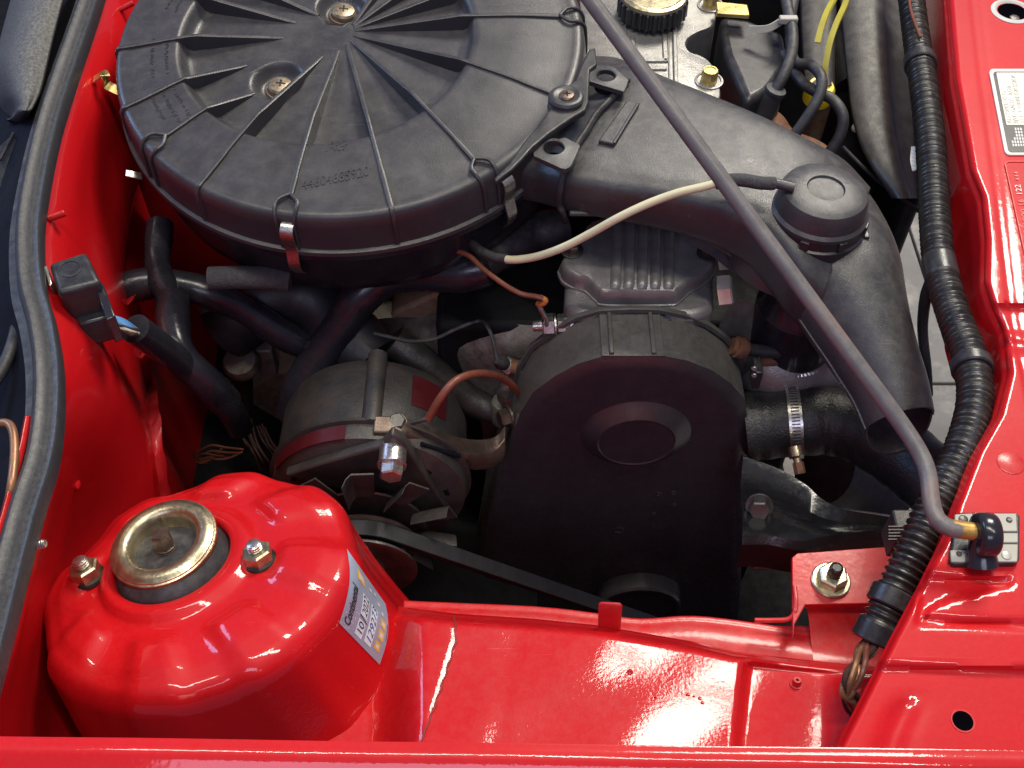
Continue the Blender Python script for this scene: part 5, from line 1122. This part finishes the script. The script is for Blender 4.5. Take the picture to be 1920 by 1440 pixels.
g = G(); lathe(g, P(1605, 241, -7.5), (0, -.4, 1), [(.32, 0), (.32, .2), (.2, .28), (0, .28)], 18); obj('white_button', g, 'label_white', FS)
g = G(); tube(g, px_path([(1580, 275, -6), (1620, 315, -7), (1660, 350, -8), (1722, 395, -9)]), .12, 8); tag(obj('thin_cable', g, 'rubber'), 'thin dark cable crossing the gap beside the vacuum capsule', 'cable')
# ================================================================== left side: relay, sleeves, hoses
RL_ = thing('relay', P(140, 540, -5), 'black cube relay with clear plug and blue wires on red bulkhead', 'relay')
q4 = [P(x, y, -.3) for x, y in ((90, 493), (160, 470), (188, 527), (108, 549))]
up_ = V((0, 0, 1)); rx = (q4[1]-q4[0]).normalized(); ry = (q4[0]-q4[3]).normalized(); c0 = sum(q4, V())/4
g = G(); prism(g, q4, (.1, -.2, -2.3)); obj('relay_case', g, 'black_plastic', RL_, bevel=.25, seg=3)
g = G(); lathe(g, c0 + V((-.2, .2, 0)), up_, [(.6, -.02), (.6, .03), (.52, .04), (.5, -.02)], 28, cap0=False, cap1=False); obj('moulded_emblem', g, 'black_plastic', RL_)
g = G(); prism(g, [P(x, y, -2.2) for x, y in ((128, 575), (196, 556), (208, 592), (150, 608))], (.1, -.3, -1.5)); obj('plug_housing', g, 'shiny_rubber', RL_, bevel=.12)
g = G(); prism(g, [P(x, y, -1.0) for x, y in ((176, 535), (192, 528), (216, 592), (200, 600))], (.05, -.2, -1.6)); obj('clear_side', g, 'gloss_plastic', RL_, bevel=.06)
g = G(); prism(g, [P(x, y, -.6) for x, y in ((82, 500), (88, 497), (98, 532), (92, 536))], (0, 0, -.8)); obj('mounting_tab', g, 'zinc_steel', RL_, bevel=.05)
rnd = random.Random(9)
for k in range(6):
    a = P(200 + 2*k, 592 + 4*k, -3.2 - .1*k); b = P(232 + 3*k, 602 + 5*k, -3.6); c_ = P(262 + rnd.uniform(-3, 3), 625 + rnd.uniform(-6, 6), -5)
    g = G(); tube(g, crom([a, b, c_], 6), .13, 8); obj('relay_wire', g, 'blue_wire' if k in (0, 1, 2) else ('brown_wire_dark' if k != 4 else 'stamp_grey'), RL_)
WS = thing('wiring_sleeve', P(350, 690, -12), 'shiny black wiring sleeve running from the relay into the bay', 'sleeve')
g = G(); tube(g, px_path([(254, 616, -4.6), (300, 650, -7), (345, 685, -9.5), (390, 725, -11.5), (430, 765, -14), (450, 800, -18)], 8), .85, 18); obj('sleeve', g, 'shiny_rubber', WS)
g = G(); tube(g, px_path([(325, 560, -9), (325, 610, -8.8), (338, 660, -9), (380, 710, -10.8), (425, 755, -13.6)], 8), lambda t: .95 + .1*math.sin(t*9), 18); obj('outer_wrap', g, 'shiny_rubber', WS)
HS = [([(300, 420, -9), (296, 500, -9.5), (318, 560, -9.4), (330, 600, -9)], .85, 'shiny_rubber', 'dark upright hose beside the relay under the air cleaner'),
      ([(230, 540, -10), (300, 530, -10), (380, 545, -10.5), (450, 575, -12), (520, 620, -14), (600, 660, -16)], 1.0, 'shiny_rubber', 'dark heater hose sloping right below the air cleaner'),
      ([(420, 620, -16), (500, 560, -14), (580, 560, -14), (640, 620, -15), (700, 680, -16)], 2.2, 'belt_rubber', 'thick dark breather hose under the air cleaner centre'),
      ([(915, 500, -9), (860, 512, -9.5), (790, 512, -10), (720, 522, -10.5), (672, 560, -11.5), (640, 610, -13), (600, 670, -15), (565, 730, -17), (548, 775, -19)], 1.25, 'shiny_rubber', 'taped shiny black loom bending down to the alternator'),
      ([(640, 680, -16), (618, 725, -17), (585, 765, -18.5), (540, 785, -20)], .8, 'shiny_rubber', 'glossy black cable beside the taped loom at the alternator'),
      ([(880, 500, -10), (940, 470, -10), (1000, 440, -10), (1060, 425, -10)], 1.3, 'rubber', 'dark hose passing under the intake duct mouth')]
for pts, r, m_, lab in HS:
    g = G(); tube(g, px_path(pts, 8), (lambda r: lambda t: r*(1 + .06*math.sin(t*17)))(r), 20); tag(obj('dark_hose', g, m_), lab, 'hose', 'dark hoses under the air cleaner')
g = G(); tube(g, px_path([(392, 522, -8.2), (450, 520, -8.2), (520, 522, -8.2), (545, 526, -8.3)]), .72, 18); tag(obj('foam_sleeve', g, 'foam_grey'), 'textured grey foam sleeve under the air cleaner bowl', 'sleeve')
g = G(); tube(g, px_path([(562, 500, -12), (570, 540, -13), (588, 580, -14), (615, 600, -15)]), .95, 16); tag(obj('fuel_pipe', g, 'dirty_aluminium'), 'bent grey metal pipe below the front spring clip', 'pipe')
BL = thing('banjo_fitting', P(455, 680, -20), 'dim grey metal fitting on a rod in the dark left gap', 'fitting')
g = G(); tube(g, [P(452, 600, -18), P(452, 670, -19), P(455, 760, -24)], .8, 14); obj('rod', g, 'black_metal', BL)
g = G(); lathe(g, P(452, 680, -18.6), (0, -.3, 1), [(1.2, -.6), (1.3, 0), (1.1, .5), (.6, .6)], 24); obj('collar', g, 'dirty_aluminium', BL)
g = G(); box(g, P(500, 670, -20), (1.3, 1.2, 2.8)); obj('terminal_block', g, 'dirty_aluminium', BL, bevel=.15)
LW = thing('loose_wires', P(450, 850, -26), 'tangle of thin brown wires in the dark left of the alternator', 'wires')
rnd = random.Random(12)
for k in range(7):
    x, y, w_, h_ = 362 + rnd.uniform(-5, 30), 850 + rnd.uniform(-12, 14), rnd.uniform(45, 95), rnd.uniform(-14, 18)
    g = G(); tube(g, px_path([(x, y, -23), (x + w_*.3, y + h_, -22.6), (x + w_*.65, y + h_*.7, -22.8), (x + w_, y - 6, -23.4)], 8), .08, 6); obj('wire', g, 'brown_wire', LW)
for k in range(9):
    x = 455 + 7*k + rnd.uniform(-3, 3); g = G(); tube(g, px_path([(x - 12, 795 + rnd.uniform(-10, 10), -25), (x, 828 + rnd.uniform(-6, 6), -25.6), (x + 18, 852 + rnd.uniform(-10, 10), -26.4), (x + 30, 880, -28)], 6), .10, 6); obj('wire', g, 'brown_wire_dark', LW)
# ================================================================== dark lower bay: gearbox, subframe, far inner panel
GB = thing('gearbox', (-14, 58, -40), 'dark gearbox and brackets deep in the bay below the air cleaner', 'gearbox')
g = G(); rows = []
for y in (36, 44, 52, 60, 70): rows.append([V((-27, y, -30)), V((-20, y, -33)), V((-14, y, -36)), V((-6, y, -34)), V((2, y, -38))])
sheet(g, rows, 3); obj('casing_top', g, 'deep_black', GB, ang=70)
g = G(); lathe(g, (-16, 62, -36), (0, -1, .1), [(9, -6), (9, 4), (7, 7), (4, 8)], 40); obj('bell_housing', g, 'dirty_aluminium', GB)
UN = thing('backdrop', (0, 30, -46), 'black undertray added to darken the bay below belt and alternator', 'backdrop')
g = G(); box(g, (0, 40, -47), (52, 44, 1)); obj('backdrop_sheet', g, 'deep_black', UN, bevel=.3)  # added black sheet, keeps the gaps below dark
g = G(); box(g, (0, 25.4, -28.5), (56, .6, 32)); obj('inner_wing_lower', g, 'red_paint_dull', BODY, bevel=.2)
g = G(); box(g, (20, 83, -22), (24, 1.2, 40)); obj('radiator_core', g, 'deep_black', FS, bevel=.2)
g = G(); box(g, (-11, 84, -24), (38, 1.2, 46)); obj('far_inner_wing', g, 'red_paint_dull', BODY, bevel=.3)
g = G(); box(g, (-12, 75, -30), (5, 1.2, 30)); 
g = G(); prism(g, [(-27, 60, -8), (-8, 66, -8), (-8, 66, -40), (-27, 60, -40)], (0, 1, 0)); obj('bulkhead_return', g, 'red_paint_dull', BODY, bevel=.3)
